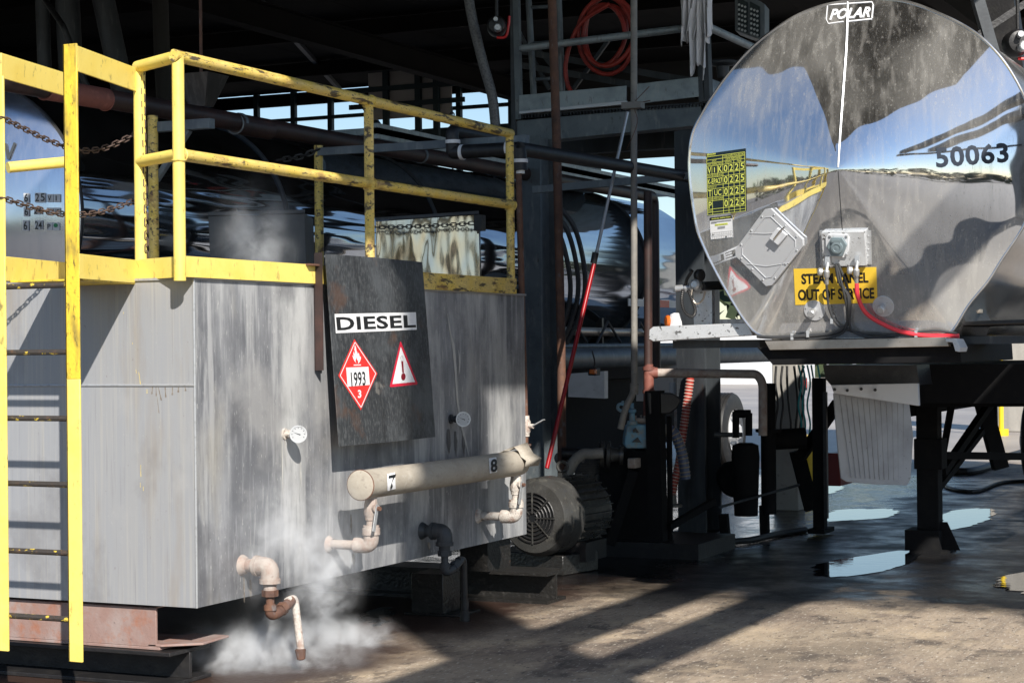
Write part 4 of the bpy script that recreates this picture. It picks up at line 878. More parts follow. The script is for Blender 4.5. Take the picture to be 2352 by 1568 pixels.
rtx('V', .03, .222, .12, .328, .01); rtx('I', .195, .235, .215, .32, .01); rtx('K', .30, .222, .40, .328, .01)
rtx('VISUAL', .03, .352, .12, .382); rtx('INTERNAL', .155, .352, .27, .382); rtx('LEAKAGE', .295, .352, .405, .382)
rtx('K-EPA27', .03, .415, .40, .505, .01); rtx('METHOD 27', .03, .538, .25, .568)
rtx('T', .04, .595, .12, .702, .01); rtx('UC', .19, .60, .37, .695, .01); rtx('THICKNESS', .02, .728, .13, .76); rtx('UPPER COUPLER', .16, .728, .41, .76)
rtx('P', .04, .785, .12, .892, .01); rtx('PRESSURE', .02, .915, .13, .932); rtx('RE-TEST', .03, .938, .12, .952)
g.build('record_print', M['lime_ink'], rec)
# annual inspection card
qd = [ZR(329, 1172), ZR(653, 1134), ZR(668, 1456), ZR(342, 1492)]
g = MB(); patch(g, qd, hsurf, .003, 6); card = g.build('inspection_card', M['white'], rt1)
g = MB(); stroke(g, uv(0, .065), uv(1, .065), 7.2, hsurf, .004, 6)
for v in (.20, .235, .27, .46, .50, .54): stroke(g, uv(.04 if v < .3 else .33, v), uv(.96 if v < .26 else .3 if v < .3 else .67, v), .7, hsurf, .004, 4)
for v in (.70, .81, .87, .98): stroke(g, uv(.02, v), uv(.98, v), .35, hsurf, .004, 4)
for i in range(13):
    u = .02+.08*i; stroke(g, uv(u, .70), uv(u, .81), .3, hsurf, .004, 1); stroke(g, uv(u, .87), uv(u, .98), .3, hsurf, .004, 1)
stroke(g, uv(.10, .78), uv(.145, .78), 3.4, hsurf, .005, 1); stroke(g, uv(.68, .94), uv(.725, .94), 3.6, hsurf, .005, 1)
g.build('card_print', M['ink'], card)
g = MB(); rtx('ANNUAL INSPECTION', .08, .035, .93, .095, .02); stroke(g, uv(.22, .355), uv(.80, .355), 4.4, hsurf, .004, 3); g.build('card_yellow', M['lime_ink'], card)
g = MB(); rtx('Ergon Trucking, Inc.', .25, .335, .77, .378); 
for v in g.v: pass
g.v = [tuple(V(v)+hnorm(V(v))*.001) for v in g.v]; g.build('card_name', M['ink'], card)
# placard holder diamond
dq = [(1763, 472), (1851, 556), (1766, 664), (1682, 581)]
def insetp(q, k):
    c = (sum(p[0] for p in q)/4, sum(p[1] for p in q)/4); return [(c[0]+(p[0]-c[0])*k, c[1]+(p[1]-c[1])*k) for p in q]
def rounded(q, r=.14):
    out = []
    for i in range(4):
        a, b, c = q[i-1], q[i], q[(i+1) % 4]; p = (b[0]+(a[0]-b[0])*r*.5, b[1]+(a[1]-b[1])*r*.5); s = (b[0]+(c[0]-b[0])*r*.5, b[1]+(c[1]-b[1])*r*.5); out += [p, s]
    return out
c0 = hsurf(1766, 568, 0); n0 = hnorm(c0); dsurf = plane_surf(c0+n0*.030, n0)
ph = MB(); a = [dsurf(x, y, 0) for x, y in rounded(dq, .16)]; ph.prism([p-n0*.02 for p in a], n0*.02); ph = ph.build('placard_holder', M['alu'], rt1, bevel=.002)
g = MB(); c = (1766, 568)
def fr(pts, cl=True):
    q = [dsurf(x, y, .001) for x, y in pts]; g.tube(q, .0028, 6, closed=cl)
iq = insetp(dq, .80); fr(rounded(iq, .2)); g.build('raised_frame', M['alu'], ph)
g = MB()
fr([(1722, 536), (1760, 537), (1800, 534)], False); fr([(1716, 606), (1760, 612), (1812, 604)], False); g.build('bead', M['alu'], ph)
g = MB()
for i in range(4):
    a, b = dq[i], dq[(i+1) % 4]
    for t in (.18, .5, .82):
        x = c[0]+(a[0]+(b[0]-a[0])*t-c[0])*.92; y = c[1]+(a[1]+(b[1]-a[1])*t-c[1])*.92; q = dsurf(x, y, 0); g.lathe(q, n0, [(0, .007), (.003, .006), (.005, .003)], 8)
g.build('rivet', M['zinc'], ph)
g = MB(); q = [dsurf(x, y, .004) for x, y in ((1770, 546), (1790, 522), (1812, 538), (1792, 563))]; g.prism(q, n0*.022); g.build('latch_block', M['white_paint'], ph, bevel=.004)
MB().tube([dsurf(1784, 549, .035), dsurf(1800, 528, .035), dsurf(1808, 521, .03)], .005, 8).build('latch_pin', M['chrome'], ph)
# electrical socket box
n1 = hnorm(hsurf(1935, 570)); s0 = hsurf(1935, 570)+n1*.045; ss = plane_surf(s0, n1)
g = MB(); q = [ss(x, y, 0) for x, y in ((1886, 534), (1986, 531), (1990, 610), (1890, 613))]; g.prism([p-n1*.05 for p in q], n1*.05)
bx = g.build('socket_box', M['alu_spot'], rt1, bevel=.003)
g = MB()
for x0, x1 in ((1878, 1886), (1986, 1996)): g.prism([ss(x, y, -.043) for x, y in ((x0, 534), (x1, 534), (x1+2, 612), (x0+2, 612))], n1*.004)
for x in (1882, 1991):
    for y in (546, 562, 577, 592): g.lathe(ss(x, y, -.039), n1, [(0, .006), (.004, .004)], 8)
g.build('box_flange', M['zinc'], bx)
g = MB(); q = [(1903, 536), (1944, 537), (1951, 545), (1951, 574), (1940, 591), (1905, 588), (1897, 575), (1897, 545)]; g.prism([ss(x, y, 0) for x, y in q], n1*.012)
sk = g.build('socket_flange', M['white_paint'], bx, bevel=.003)
g = MB(); q = [(1912, 543), (1938, 543), (1948, 560), (1938, 586), (1912, 585), (1902, 563)]; g.prism([ss(x, y, .012) for x, y in q], n1*.022); cv = g.build('socket_cover', M['cable'], sk, bevel=.004)
M['grey_cover'] = mat('grey_cover', (.20, .25, .27), .4, .2); cv.data.materials[0] = M['grey_cover']
g = MB(); g.lathe(ss(1926, 565, .034), n1, [(0, .036), (.012, .034), (.014, .022), (.010, .020), (.012, .0)], 24, False); g.prism([ss(x, y, .034) for x, y in ((1914, 547), (1934, 547), (1934, 553), (1914, 553))], n1*.012); g.build('cover_boss', M['grey_cover'], cv)
g = MB()
for x, y in ((1908, 541), (1946, 541), (1946, 583)): g.lathe(ss(x, y, .012), n1, [(0, .008), (.006, .008), (.008, .004)], 8)
g.build('bolt', M['zinc'], sk)
# gladhands
for x, y in ((1900, 603), (1968, 600)):
    g = MB(); g.box(ss(x-2, y-14, .01), ss(x+10, y+2, .045)); g.build('gladhand_bracket', M['zinc'], bx)
    g = MB(); q = ss(x, y+18, .045); g.lathe(q-n1*.012-V((.02, 0, 0)), V((-.9, -.4, .1)), [(0, .022), (.02, .024), (.028, .015)], 14); g.tube(smooth_path([ss(x+4, y-4, .03), ss(x+5, y+10, .06), ss(x+4, y+26, .055), ss(x+3, y+44, .04)], 5), [.010]*6+[.018]*5+[.012]*5, 10); g.build('gladhand', M['zinc'], bx)
# yellow notice
qd = [(1823, 617), (2013, 613), (2016, 695), (1827, 700)]
g = MB(); patch(g, qd, hsurf, .003, 12); yn_ = g.build('notice', M['orange_yellow'], rt1)
g = MB(); rtx('STEAM PANEL', .09, .14, .90, .43, .032); rtx('OUT OF SERVICE', .04, .57, .965, .88, .032); g.build('notice_lettering', M['ink'], yn_)
# bleed plugs
for x, y, pr_ in ((1871, 712, .0), (2029, 703, 0)):
    q = hsurf(x, y, 0); n = hnorm(q); q2 = q
    pl = MB().lathe(q, n, [(0, .062), (.006, .062), (.006, .0)], 30, False).build('flange_disc', M['alu'], rt1)
    g = MB()
    for k in range(5):
        a = R(k*72+20); u_ = V((1, 0, 0)); v_ = n.cross(u_).normalized(); g.lathe(q+(u_*math.cos(a)+v_*math.sin(a))*.052+n*.006, n, [(0, .005), (.004, .003)], 8)
    g.build('bolt', M['zinc'], pl)
    MB().lathe(q+n*.004, n, [(0, .016), (.035, .016), (.035, .023), (.075, .023), (.08, .018)], 18).build('plug', M['zinc'], pl)
# cables
def cable(pts, r, m, name='cable', off=.02):
    offs = off if isinstance(off, (list, tuple)) else [off]*len(pts)
    q = [hsurf(x, y, o) for (x, y), o in zip(pts, offs)]; return MB().tube(smooth_path(q, 8), r, 8).build(name, m, rt1)
cable([(1903, 648), (1904, 670), (1908, 705), (1920, 735), (1940, 752), (1975, 762), (2030, 766), (2100, 768), (2180, 772)], .0075, M['cable'], off=[.045, .04, .03, .02, .02, .015, .015, .02, .02])
cable([(1972, 646), (1975, 672), (1985, 700), (2000, 720), (2030, 740), (2070, 757), (2130, 768), (2205, 771)], .013, M['red_cable'], 'red_cable', off=[.045, .055, .05, .04, .03, .025, .02, .02])
cable([(1925, 600), (1934, 640), (1953, 672), (1953, 720), (1945, 745), (1915, 762), (1850, 768), (1780, 772), (1742, 770)], .011, M['cable'], off=[.05, .06, .06, .05, .03, .02, .02, .02, .02])
cable([(1930, 600), (1950, 650), (1957, 690), (1955, 740), (1968, 760), (2010, 773), (2080, 765), (2150, 757), (2200, 766)], .008, M['cable'], off=[.05, .05, .05, .04, .03, .02, .015, .02, .02])
cable([(1928, 602), (1943, 655), (1950, 700), (1948, 745), (1930, 765), (1880, 774), (1800, 776)], .007, M['cable'], off=[.05, .07, .055, .04, .03, .02, .02])
for x, y in ((1913, 733), (1948, 741), (1858, 764), (2106, 764), (1822, 770)): q = hsurf(x, y, .02); MB().box(q-V((.008, .01, .02)), q+V((.008, .01, .02))).build('cable_clip', M['zinc'], rt1)
# left rear wheels
rear_axle = True
# front sill plate, kick angle and frame beneath
def wb(g, a, b, Y0, Y1):   # box from px corners at plane Y0 back to Y1
    p, q = P(*a, Y=Y0), P(*b, Y=Y0); g.box((p.x, Y0, p.z), (q.x, Y1, q.z)); return g
g = MB(); q = [P(x, y, Y=10.66) for x, y in ((1756, 783), (2172, 774), (2180, 795), (1768, 804))]; g.prism(q, V((0, .25, 0))); g.build('sill_plate', M['bright_plate'], rt1, bevel=.003)
g = MB(); q = [P(x, y, Y=10.72) for x, y in ((1738, 797), (2205, 790), (2208, 832), (1775, 838), (1752, 812))]; g.prism(q, V((0, 1.6, 0))); g.build('frame', M['black_matte'], rt1, bevel=.004)
g = MB(); q = [P(x, y, Y=10.60) for x, y in ((2172, 777), (2196, 778), (2206, 798), (2203, 808), (2194, 806), (2188, 786), (2172, 785))]; g.prism(q, V((0, .2, 0))); g.build('sill_end', M['alu'], rt1, bevel=.002)
g = MB(); g.box((-3.75, 13.7, 1.22), (-1.85, 16.8, 1.5)); g.box((-3.6, 13.8, 1.08), (-3.45, 22.5, 1.25)); g.box((-2.2, 13.8, 1.08), (-2.05, 22.5, 1.25)); g.build('subframe', M['black_matte'], rt1)
# side fender and rail seen at right of the head
g = MB(); q = [P(x, y, Y=11.0) for x, y in ((2190, 752), (2200, 738), (2400, 732), (2400, 742), (2212, 748), (2204, 770), (2196, 775))]; g.prism(q, V((0, .8, 0))); g.build('fender', M['black_steel'], rt1, bevel=.006)
g = MB(); wb(g, (2204, 772), (2420, 788), 11.1, 11.5); g.build('side_rail', M['galv_dark'], rt1)
g = MB(); wb(g, (2228, 702), (2250, 720), 11.2, 11.3); g.build('marker_lamp', M['brass'], rt1, bevel=.006)
# shutoff sticker on the side curve
def msurf(px, py, off=0): return P(px, py, Y=11.35)-V((0, off, 0))
g = MB(); patch(g, [(2268, 647), (2303, 641), (2291, 666), (2254, 672)], msurf, 0, 4); es = g.build('shutoff_sticker', M['red'], rt1)
g = MB(); txt(g, 'EMERGENCY', [(2267, 649), (2299, 644), (2294, 654), (2262, 659)], msurf, .004); txt(g, 'SHUTOFF', [(2265, 661), (2290, 657), (2286, 665), (2260, 669)], msurf, .004); g.build('sticker_print', M['white'], es)
# left wing rail with tar spots
g = MB(); q = [P(x, y, Y=10.9) for x, y in ((1491, 757), (1500, 750), (1715, 741), (1730, 770), (1500, 784), (1490, 778))]; g.prism(q, V((0, .10, 0))); g.build('wing_rail', M['alu_spot'], rt1, bevel=.004)
g = MB(); wb(g, (1545, 782), (1745, 798), 11.05, 11.9); g.build('wing_beam', M['galv_dark'], rt1)
# air valve cluster standing on the wing rail
vc = thing('air_valve_cluster', 'small grey air valve with black lever and coiled line above the spotted sill end', 'valve', P(1610, 745, Y=11.1))
g = MB(); wb(g, (1593, 668), (1636, 745), 11.15, 11.2); g.build('mount_plate', M['alu_spot'], vc)
q = P(1560, 662, Y=11.05); q3 = P(1650, 652, Y=11.05)
g = MB(); g.cyl(P(1553, 663, Y=11.08), P(1590, 660, Y=11.08), .022, n=14); g.cyl(P(1575, 662, Y=11.08), P(1583, 661, Y=11.08), .03, n=14); g.lathe(P(1600, 655, Y=11.08), (0, -1, .1), [(-.05, .03), (.0, .042), (.04, .034), (.05, .02)], 16); g.cyl(P(1590, 659, Y=11.08), P(1612, 657, Y=11.08), .026, n=14); g.build('valve_body', M['zinc'], vc)
g = MB(); g.cyl(P(1612, 657, Y=11.08), P(1660, 655, Y=11.3), .028, n=14); g.lathe(P(1605, 632, Y=11.08), (.8, -.5, 0), [(-.015, .03), (0, .038), (.02, .038), (.03, .028)], 18); g.cyl(P(1609, 640, Y=11.08), P(1611, 655, Y=11.08), .012); g.tube([P(1574, 655, Y=11.06), P(1578, 640, Y=11.04), P(1590, 622, Y=11.02), P(1585, 620, Y=11.0)], .010, 8); g.build('lever', M['rubber'], vc)
g = MB(); a = smooth_path([P(x, y, Y=11.02) for x, y in ((1569, 664), (1566, 690), (1572, 715), (1588, 727), (1597, 715), (1590, 690), (1581, 666))], 12)
g.tube(a, [.009 if i % 2 else .012 for i in range(len(a))], 8); g.build('coiled_line', M['rubber'], vc)
g = MB(); g.tube(smooth_path([P(x, y, Y=11.02) for x, y in ((1590, 664), (1588, 682), (1600, 698), (1614, 688), (1620, 668))], 8), .006, 6); g.build('pigtail', M['brass'], vc)
# side marker light
ml = thing('side_marker_light', 'round orange marker light on a grey bracket, standing on the spotted white sill', 'light', P(1540, 750, Y=11.0))
a = P(1536, 737, Y=11.0); g = MB(); g.lathe(a, (-.75, -.65, 0), [(0, .036), (.012, .036), (.02, .028), (.022, 0)], 20, False); g.build('lens', M['amber'], ml)
g = MB(); q = [P(x, y, Y=11.0) for x, y in ((1539, 722), (1548, 718), (1552, 740), (1554, 758), (1536, 758))]; g.prism(q, V((.02, .06, 0))); g.build('bracket', M['white_paint'], ml, bevel=.003)
# mudflap
mf = MB(); D = 13.0; q = [P(x, y, D=d) for x, y, d in ((1915, 903, 12.9), (2088, 920, 13.1), (2098, 1000, 13.1), (2092, 1100, 13.1), (2084, 1114, 13.1), (2010, 1112, 13.0), (1945, 1106, 12.9), (1932, 1098, 12.9), (1922, 1000, 12.9))]
n = (q[1]-q[0]).cross(q[-1]-q[0]).normalized()
mf.prism(q, n*.012); 
mft = thing('mud_flap', 'pale ribbed rubber mud flap hanging under the near trailer', 'mud flap', P(2000, 900, D=13)); mf.build('flap', M['flap'], mft, bevel=.003)
g = MB()
for k in range(1, 13):
    a = q[0].lerp(q[1], k/13); b = q[6].lerp(q[4], k/13); off = n if n.dot(fwd) < 0 else -n
    g.tube([a+off*.003-V((0, 0, .01)), b+off*.003+V((0, 0, .03))], .0035, 5)
g.build('rib', M['flap'], mft)
g = MB(); qq = [P(x, y, D=12.85) for x, y in ((1908, 884), (2108, 880), (2110, 932), (1915, 903))]; g.prism(qq, V((0, .05, 0))); hb = g.build('hanger_plate', M['white_paint'], mft, bevel=.004)
g = MB()
for x, y in ((1917, 894), (1946, 896), (1978, 893), (2010, 895)): g.lathe(P(x, y, D=12.83), -fwd, [(0, .012), (.01, .010)], 6)
g.build('bolt', M['rubber'], hb)
g = MB(); qq = [P(x, y, D=13.1) for x, y in ((1890, 838), (2105, 838), (2112, 884), (1910, 886), (1896, 870))]; g.prism(qq, V((0, .4, 0))); g.build('hanger_box', M['black_steel'], mft)
# landing gear
lg = thing('landing_gear', 'black folding support leg and braces under the near trailer, standing at the puddle', 'landing leg', (-3.3, 15, 0))
g = MB(); a = P(2131, 850, D=15.0); g.box((a.x-.085, a.y-.06, .18), (a.x+.085, a.y+.1, 1.5)); g.box((a.x-.10, a.y-.08, .66), (a.x+.12, a.y+.12, .9)); g.build('leg', M['black_matte'], lg, bevel=.004)
g = MB(); g.box((a.x-.13, a.y-.14, .0), (a.x+.17, a.y+.2, .02)); g.box((a.x-.17, a.y-.12, .02), (a.x+.10, a.y+.16, .18)); g.prism([(a.x+.05, a.y+.0, .02), (a.x+.24, a.y+.0, .02), (a.x+.14, a.y, .24), (a.x+.05, a.y, .24)], (0, .012, 0)); g.build('foot', M['black_matte'], lg)
for (x0, y0_, x1, y1_, w_) in ((2165, 1085, 2275, 925, .06), (2155, 1120, 2255, 990, .05), (2190, 905, 2160, 1075, .05), (2155, 1045, 2420, 1049, .06), (2160, 1150*0+1010, 2120, 1190, .04)):
    MB().beam(P(x0, y0_, D=15.3), P(x1, y1_, D=16.2), w_, w_).build('brace', M['black_matte'], lg)
MB().beam(P(2100, 906, D=14.6), P(2450, 906, D=15.4), .1, .19).build('cross_beam', M['black_matte'], lg)
MB().beam(P(2256, 920, D=17), P(2298, 1075, D=17), .13, .13).build('leg', M['black_matte'], lg)
MB().beam(P(2282, 920, D=17), P(2285, 1060, D=17), .06, .06).build('leg', M['black_matte'], lg)
# ------------------------------------------------------------------ left / far trailer
X2 = -9.40; Z2 = 2.63; R2 = .98; YF = 10.83; YB = 24.9
t2 = thing('tank_trailer', 'long dark mirrored tanker trailer behind the tank, its end numbered 6 25', 'trailer', (X2, 17, 0))
prof = [(-.22, .001), (-.20, .3), (-.14, .6), (-.06, .85), (-.01, .965), (0, R2)]
MB().lathe((X2, YF, Z2), (0, 1, 0), prof, 96, False).build('tank_head', M['mirror_head2'], t2, smooth=60)
MB().torus((X2, YF+.01, Z2), (0, 1, 0), R2, .014, 96, 8).build('rim', M['rubber'], t2)
MB().lathe((X2, YF+.02, Z2), (0, 1, 0), [(0, R2-.005), (1.2, R2-.003), (1.25, R2), (4.5, R2), (8, R2), (8.02, R2+.012), (8.08, R2+.012), (8.1, R2), (13.0, R2), (13.5, R2*.93), (13.9, R2*.75), (14.05, R2*.5), (14.07, .01)], 96, False).build('barrel', M['mirror2'], t2, smooth=60)
for y in (13.6, 16.4, 19.2, 22): MB().torus((X2, y, Z2), (0, 1, 0), R2+.004, .02, 96, 8).build('stiffener_ring', M['galv_dark'], t2)
def h2(px, py, off=0):
    y = YF-.15; d = ray(px, py)
    for _ in range(10):
        p = CAM+d*(y/d.y); r = min(math.hypot(p.x-X2, p.z-Z2), R2)
        for (h0, r0), (h1, r1) in zip(prof, prof[1:]):
            if r0 <= r <= r1: y = YF+h0+(h1-h0)*(r-r0)/(r1-r0)
    return CAM+d*(y/d.y)-V((0, off, 0))
def Z1(x, y): return (x*.63780*.57422, y*.63780*.57422)
def q4(x0, y0, x1, y1): return [Z1(x0, y0), Z1(x1, y0), Z1(x1, y1), Z1(x0, y1)]
pl = None
for (x0, y0, x1, y1) in ((155, 1212, 190, 1272), (225, 1210, 292, 1270), (302, 1218, 340, 1268), (343, 1218, 386, 1268), (155, 1300, 190, 1358), (220, 1300, 272, 1345), (300, 1303, 338, 1350), (340, 1303, 386, 1350), (150, 1382, 187, 1448), (226, 1382, 274, 1440), (302, 1396, 335, 1445), (338, 1396, 380, 1445)): pl = patch(MB(), q4(x0, y0, x1, y1), h2, .012, 2).build('numeral_plate', M['white_paint'], t2)
g = MB()
for s, q in (('6', (161, 1216, 184, 1266)), ('2', (230, 1214, 255, 1263)), ('5', (264, 1214, 290, 1263)), ('V', (308, 1228, 330, 1260)), ('I', (358, 1228, 364, 1260)), ('6', (163, 1304, 186, 1352)), ('24', (222, 1304, 268, 1342)), ('T', (306, 1312, 326, 1340)), ('UC', (343, 1312, 382, 1342)), ('6', (157, 1388, 180, 1442)), ('24', (228, 1388, 272, 1438)), ('P', (306, 1406, 326, 1436))): txt(g, s, q4(*q), h2, .016, .012)
g.build('numeral', M['ink'], pl)
g = MB(); g2 = MB()
for a, b in (((40, 900), (58, 1000)), ((58, 1000), (100, 896))): stroke(g, Z1(*a), Z1(*b), 5.6, h2, .012, 3)
g.build('letter_v', M['galv_dark'], t2)
g = MB(); ngon(g, [Z1(359+14*math.cos(R(k*30)), 1414+13*math.sin(R(k*30))) for k in range(12)], h2, .018)
M['emblem_green'] = mat('green_ink', (.03, .25, .10), .5); g.build('green_emblem', M['emblem_green'], pl)
# catwalk and fittings on top
g = MB(); g.box((X2+.35, 15.2, Z2+R2+.02), (X2+.95, 23.5, Z2+R2+.08)); g.box((X2+.88, 15.2, Z2+R2-.02), (X2+.95, 23.5, Z2+R2+.12)); g.build('catwalk', M['galv_bright'], t2)
MB().box((X2-.1, 20.5, Z2+R2-.05), (X2+.55, 21.6, Z2+R2+.28)).build('manway_box', M['galv'], t2, bevel=.01)
a = P(552, 338, Y=16.65); b = P(704, 326, Y=16.65); MB().box((a.x, 16.65, Z2+R2-.4), (b.x, 17.5, b.z)).build('manway_box', M['galv_bright'], t2, bevel=.01)
MB().tube([(X2+1.35, 16, 1.53), (X2+1.35, 26.4, 1.53)], .11, 20).build('hose_tube', M['galv'], t2)
MB().box((X2-.5, 12, 1.25), (X2+.5, 25, 1.55)).build('frame', M['black_matte'], t2)
MB().box((X2-.8, 12.5, .35), (X2+.42, 26.0, 1.24)).build('equipment_box', M['black_matte'], t2)
MB().box((X2+.9, 21.8, .98), (X2+1.6, 21.86, 1.42)).build('fender_plate', M['white_paint'], t2)
g = MB(); g.tube(smooth_path([(X2+.55, 22.5, 1.0), (X2+.9, 22.45, 1.18), (X2+1.75, 22.5, 1.15)], 6), .01); 
# under-tank pipework and lamps on its side
for k, y in enumerate((15.0, 17.0, 19.0, 21.0)): MB().box((X2+.7, y, 1.55), (X2+.78, y+.06, 2.0)).build('hanger', M['black_steel'], t2)
MB().tube([(X2+.9, 14, 1.85), (X2+.9, 24, 1.82)], .05).build('belly_pipe', M['brass'], t2)
MB().tube([(X2+1.05, 14, 1.66), (X2+1.05, 24, 1.66)], .035).build('belly_pipe', M['galv'], t2)
g = MB()
for x0, x1 in ((1440, 1470),): pass
s0 = P(1442, 694, X=X2+1.02); s1 = P(1620, 702, X=X2+1.02); L = s1.y-s0.y
rf = MB(); 
for k in range(4):
    a = s0.y+L*k/4
    m_ = M['white_paint'] if k % 2 == 0 else M['tail_red']
    MB().box((X2+1.02, a, s0.z-.045), (X2+1.03, a+L/4, s0.z+.045)).build('reflective_tape', m_, t2)
g = MB(); a = s1
for k in range(9):
    y = 13+k*1.05; g.tube([(X2+.93, y, 1.62), (X2+1.0, y+.3, 1.95), (X2+.96, y+.8, 1.7)], .018, 6)
g.build('air_line', M['cable'], t2)
# wheels
def wheel(loc, label, side=1):
    t = thing('wheel', label, 'wheel', loc, None)
    return t
def make_wheel_part(c, s, parent):
    o = MB().lathe(V(c)-V((.13*s, 0, 0)), (s, 0, 0), [(0, .30), (.0, .44), (.02, .50), (.06, .515), (.20, .515), (.24, .50), (.26, .44), (.255, .30), (.22, .29)], 48, False)
    o = o.build('tyre', M['rubber'], parent)
    MB().lathe(V(c)+V((.11*s, 0, 0)), (s, 0, 0), [(.03, .30), (.0, .285), (-.06, .27), (-.06, .14), (-.02, .12), (.06, .11), (.09, .08), (.09, .0)], 40, False).build('rim', M['white_paint'], o)
    g = MB()
    for k in range(10): a = R(k*36); g.hexnut(V(c)+V((.05*s, math.cos(a)*.19, math.sin(a)*.19)), V(c)+V((.085*s, math.cos(a)*.19, math.sin(a)*.19)), .02)
    g.build('wheel_nut', M['zinc'], o)
    g = MB()
    for k in range(4): g.torus(V(c)+V((s*(-.06+.045*k), 0, 0)), (1, 0, 0), .514, .004, 48, 4)
    g.build('tread_groove', M['black_matte'], o)
wc = P(1668, 990, D=25)
for y in (wc.y,):
    make_wheel_part((wc.x, y, .515), 1, t2)
make_wheel_part((X2-1.5, wc.y, .515), -1, t2)
for y in (22.4, 23.7): make_wheel_part((-3.75, y, .515), -1, rt1); make_wheel_part((-1.9, y, .515), 1, rt1)
# ------------------------------------------------------------------ loading rack between the trailers
rk = thing('loading_rack', 'grey galvanised loading platform on two heavy columns between the trailers', 'platform', (-6.5, 16, 0))
YP = 15.9
def xb(px, py): return P(px, py, Y=YP)
g = MB(); a, b = xb(1190, 300), xb(1638, 250); zb0_, zb1_ = 3.54, 3.76
XL_, XR_ = a.x, b.x
def bar(pxa, pxb, m, name, Y=YP, th=.06, D2=None):
    p, q = P(*pxa[0], Y=Y), P(*pxb[0], Y=Y); p2, q2 = P(*pxa[1], Y=Y), P(*pxb[1], Y=Y)
    g = MB(); g.prism([p, q, q2, p2], V((0, th, 0))); return g.build(name, m, rk, bevel=.003)
bar([(1183, 278), (1183, 330)], [(1645, 235), (1645, 284)], M['galv'], 'edge_beam', th=.2)
bar([(1192, 219), (1192, 260)], [(1438, 197), (1438, 236)], M['galv_bright'], 'toe_plate', YP-.05, .02)
bar([(1455, 194), (1455, 240)], [(1608, 176), (1608, 222)], M['galv_bright'], 'toe_plate', YP-.05, .02)
bar([(1192, 256), (1192, 262)], [(1438, 231), (1438, 240)], M['alu'], 'toe_angle', YP-.09, .04)
g = MB()
for i in range(58):
    x = XL_+.02+(XR_-XL_-.05)*i/57; g.box((x, YP-.03, 3.775), (x+.007, YP+.9, 3.81))
g.box((XL_, YP-.02, 3.80), (XR_, YP+.9, 3.812)); g.build('grating', M['galv_dark'], rk)
MB().tube([xb(1196, 112), xb(1585, 64), xb(1622, 60)], .034, 14).build('hand_rail', M['galv_bright'], rk)
c1 = xb(1622, 60); c2 = V((c1.x, c1.y+2.6, c1.z))
MB().tube([c1, c2], .036, 14).build('hand_rail', M['galv_bright'], rk)
for px0, px1, w_ in ((1188, 1193, .055),): MB().beam(xb(px0-3, -60), xb(px1, 275), w_, w_).build('post', M['galv'], rk)
MB().beam(xb(1178, -60), xb(1182, 330), .045, .045).build('post', M['galv_dark'], rk)
MB().beam(xb(1612, -30), xb(1622, 235), .10, .10).build('post', M['galv_dark'], rk)
g = MB(); p = [P(x, y, Y=YP-.05) for x, y in ((1618, 175), (1622, 230))]; pe = [p[0]+V((0, 2.5, 0)), p[1]+V((0, 2.5, 0))]; g.add([p[0], p[1], pe[1], pe[0]], [(0, 1, 2, 3)]); o = g.build('toe_plate', M['galv_bright'], rk); o.modifiers.new('s', 'SOLIDIFY').thickness = .02
p = P(1625, 245, Y=YP); MB().beam((p.x, p.y, p.z), (p.x, p.y+2.4, p.z), .12, .18).build('side_beam', M['galv_dark'], rk)
for py in (118, 150): MB().beam(P(1196, py, Y=YP+.95), P(1600, py+70, Y=YP+.2), .05, .06).build('rear_rail', M['galv_dark'], rk)
p = P(1455, 170, Y=YP+.95); MB().beam((XL_, YP+.95, 3.62), (XR_, YP+.95, 3.62), .12, .2).build('edge_beam', M['galv_dark'], rk)
for a_, b_ in (((1262, 205), (1185, 60)), ((1225, 100), (1320, 215)), ((1400, 90), (1310, 215))): MB().beam(P(*a_, Y=YP+.9), P(*b_, Y=YP+.9), .035, .035).build('brace', M['galv_dark'], rk)
# columns
ca = P(1245, 1100, D=17.2); MB().ibeam((ca.x, ca.y, 0), (ca.x, ca.y, 3.56), .26, .30, .022, up=(.25, 1, 0)).build('column', M['galv'], rk)
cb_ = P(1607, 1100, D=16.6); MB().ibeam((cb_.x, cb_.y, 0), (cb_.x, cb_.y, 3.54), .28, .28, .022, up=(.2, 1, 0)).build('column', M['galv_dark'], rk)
g = MB(); g.box((cb_.x-.2, cb_.y-.2, 0), (cb_.x+.2, cb_.y+.2, .03)); g.build('base_plate', M['black_steel'], rk)
# ladder cage on the rack
rl = thing('access_ladder', 'slim galvanised ladder rising from the rack platform beside the rusty upright', 'ladder', P(1258, 210, Y=YP+.25))
MB().tube([P(1211, -60, Y=YP+.25), P(1226, 222, Y=YP+.25)], .03, 10).build('stile', M['galv'], rl); MB().tube([P(1281, -60, Y=YP+.25), P(1291, 215, Y=YP+.25)], .03, 10).build('stile', M['galv'], rl)
for py in (18, 100, 183): MB().tube([P(1217+py*.05, py, Y=YP+.25), P(1284+py*.04, py-4, Y=YP+.25)], .018, 8).build('rung', M['galv'], rl)
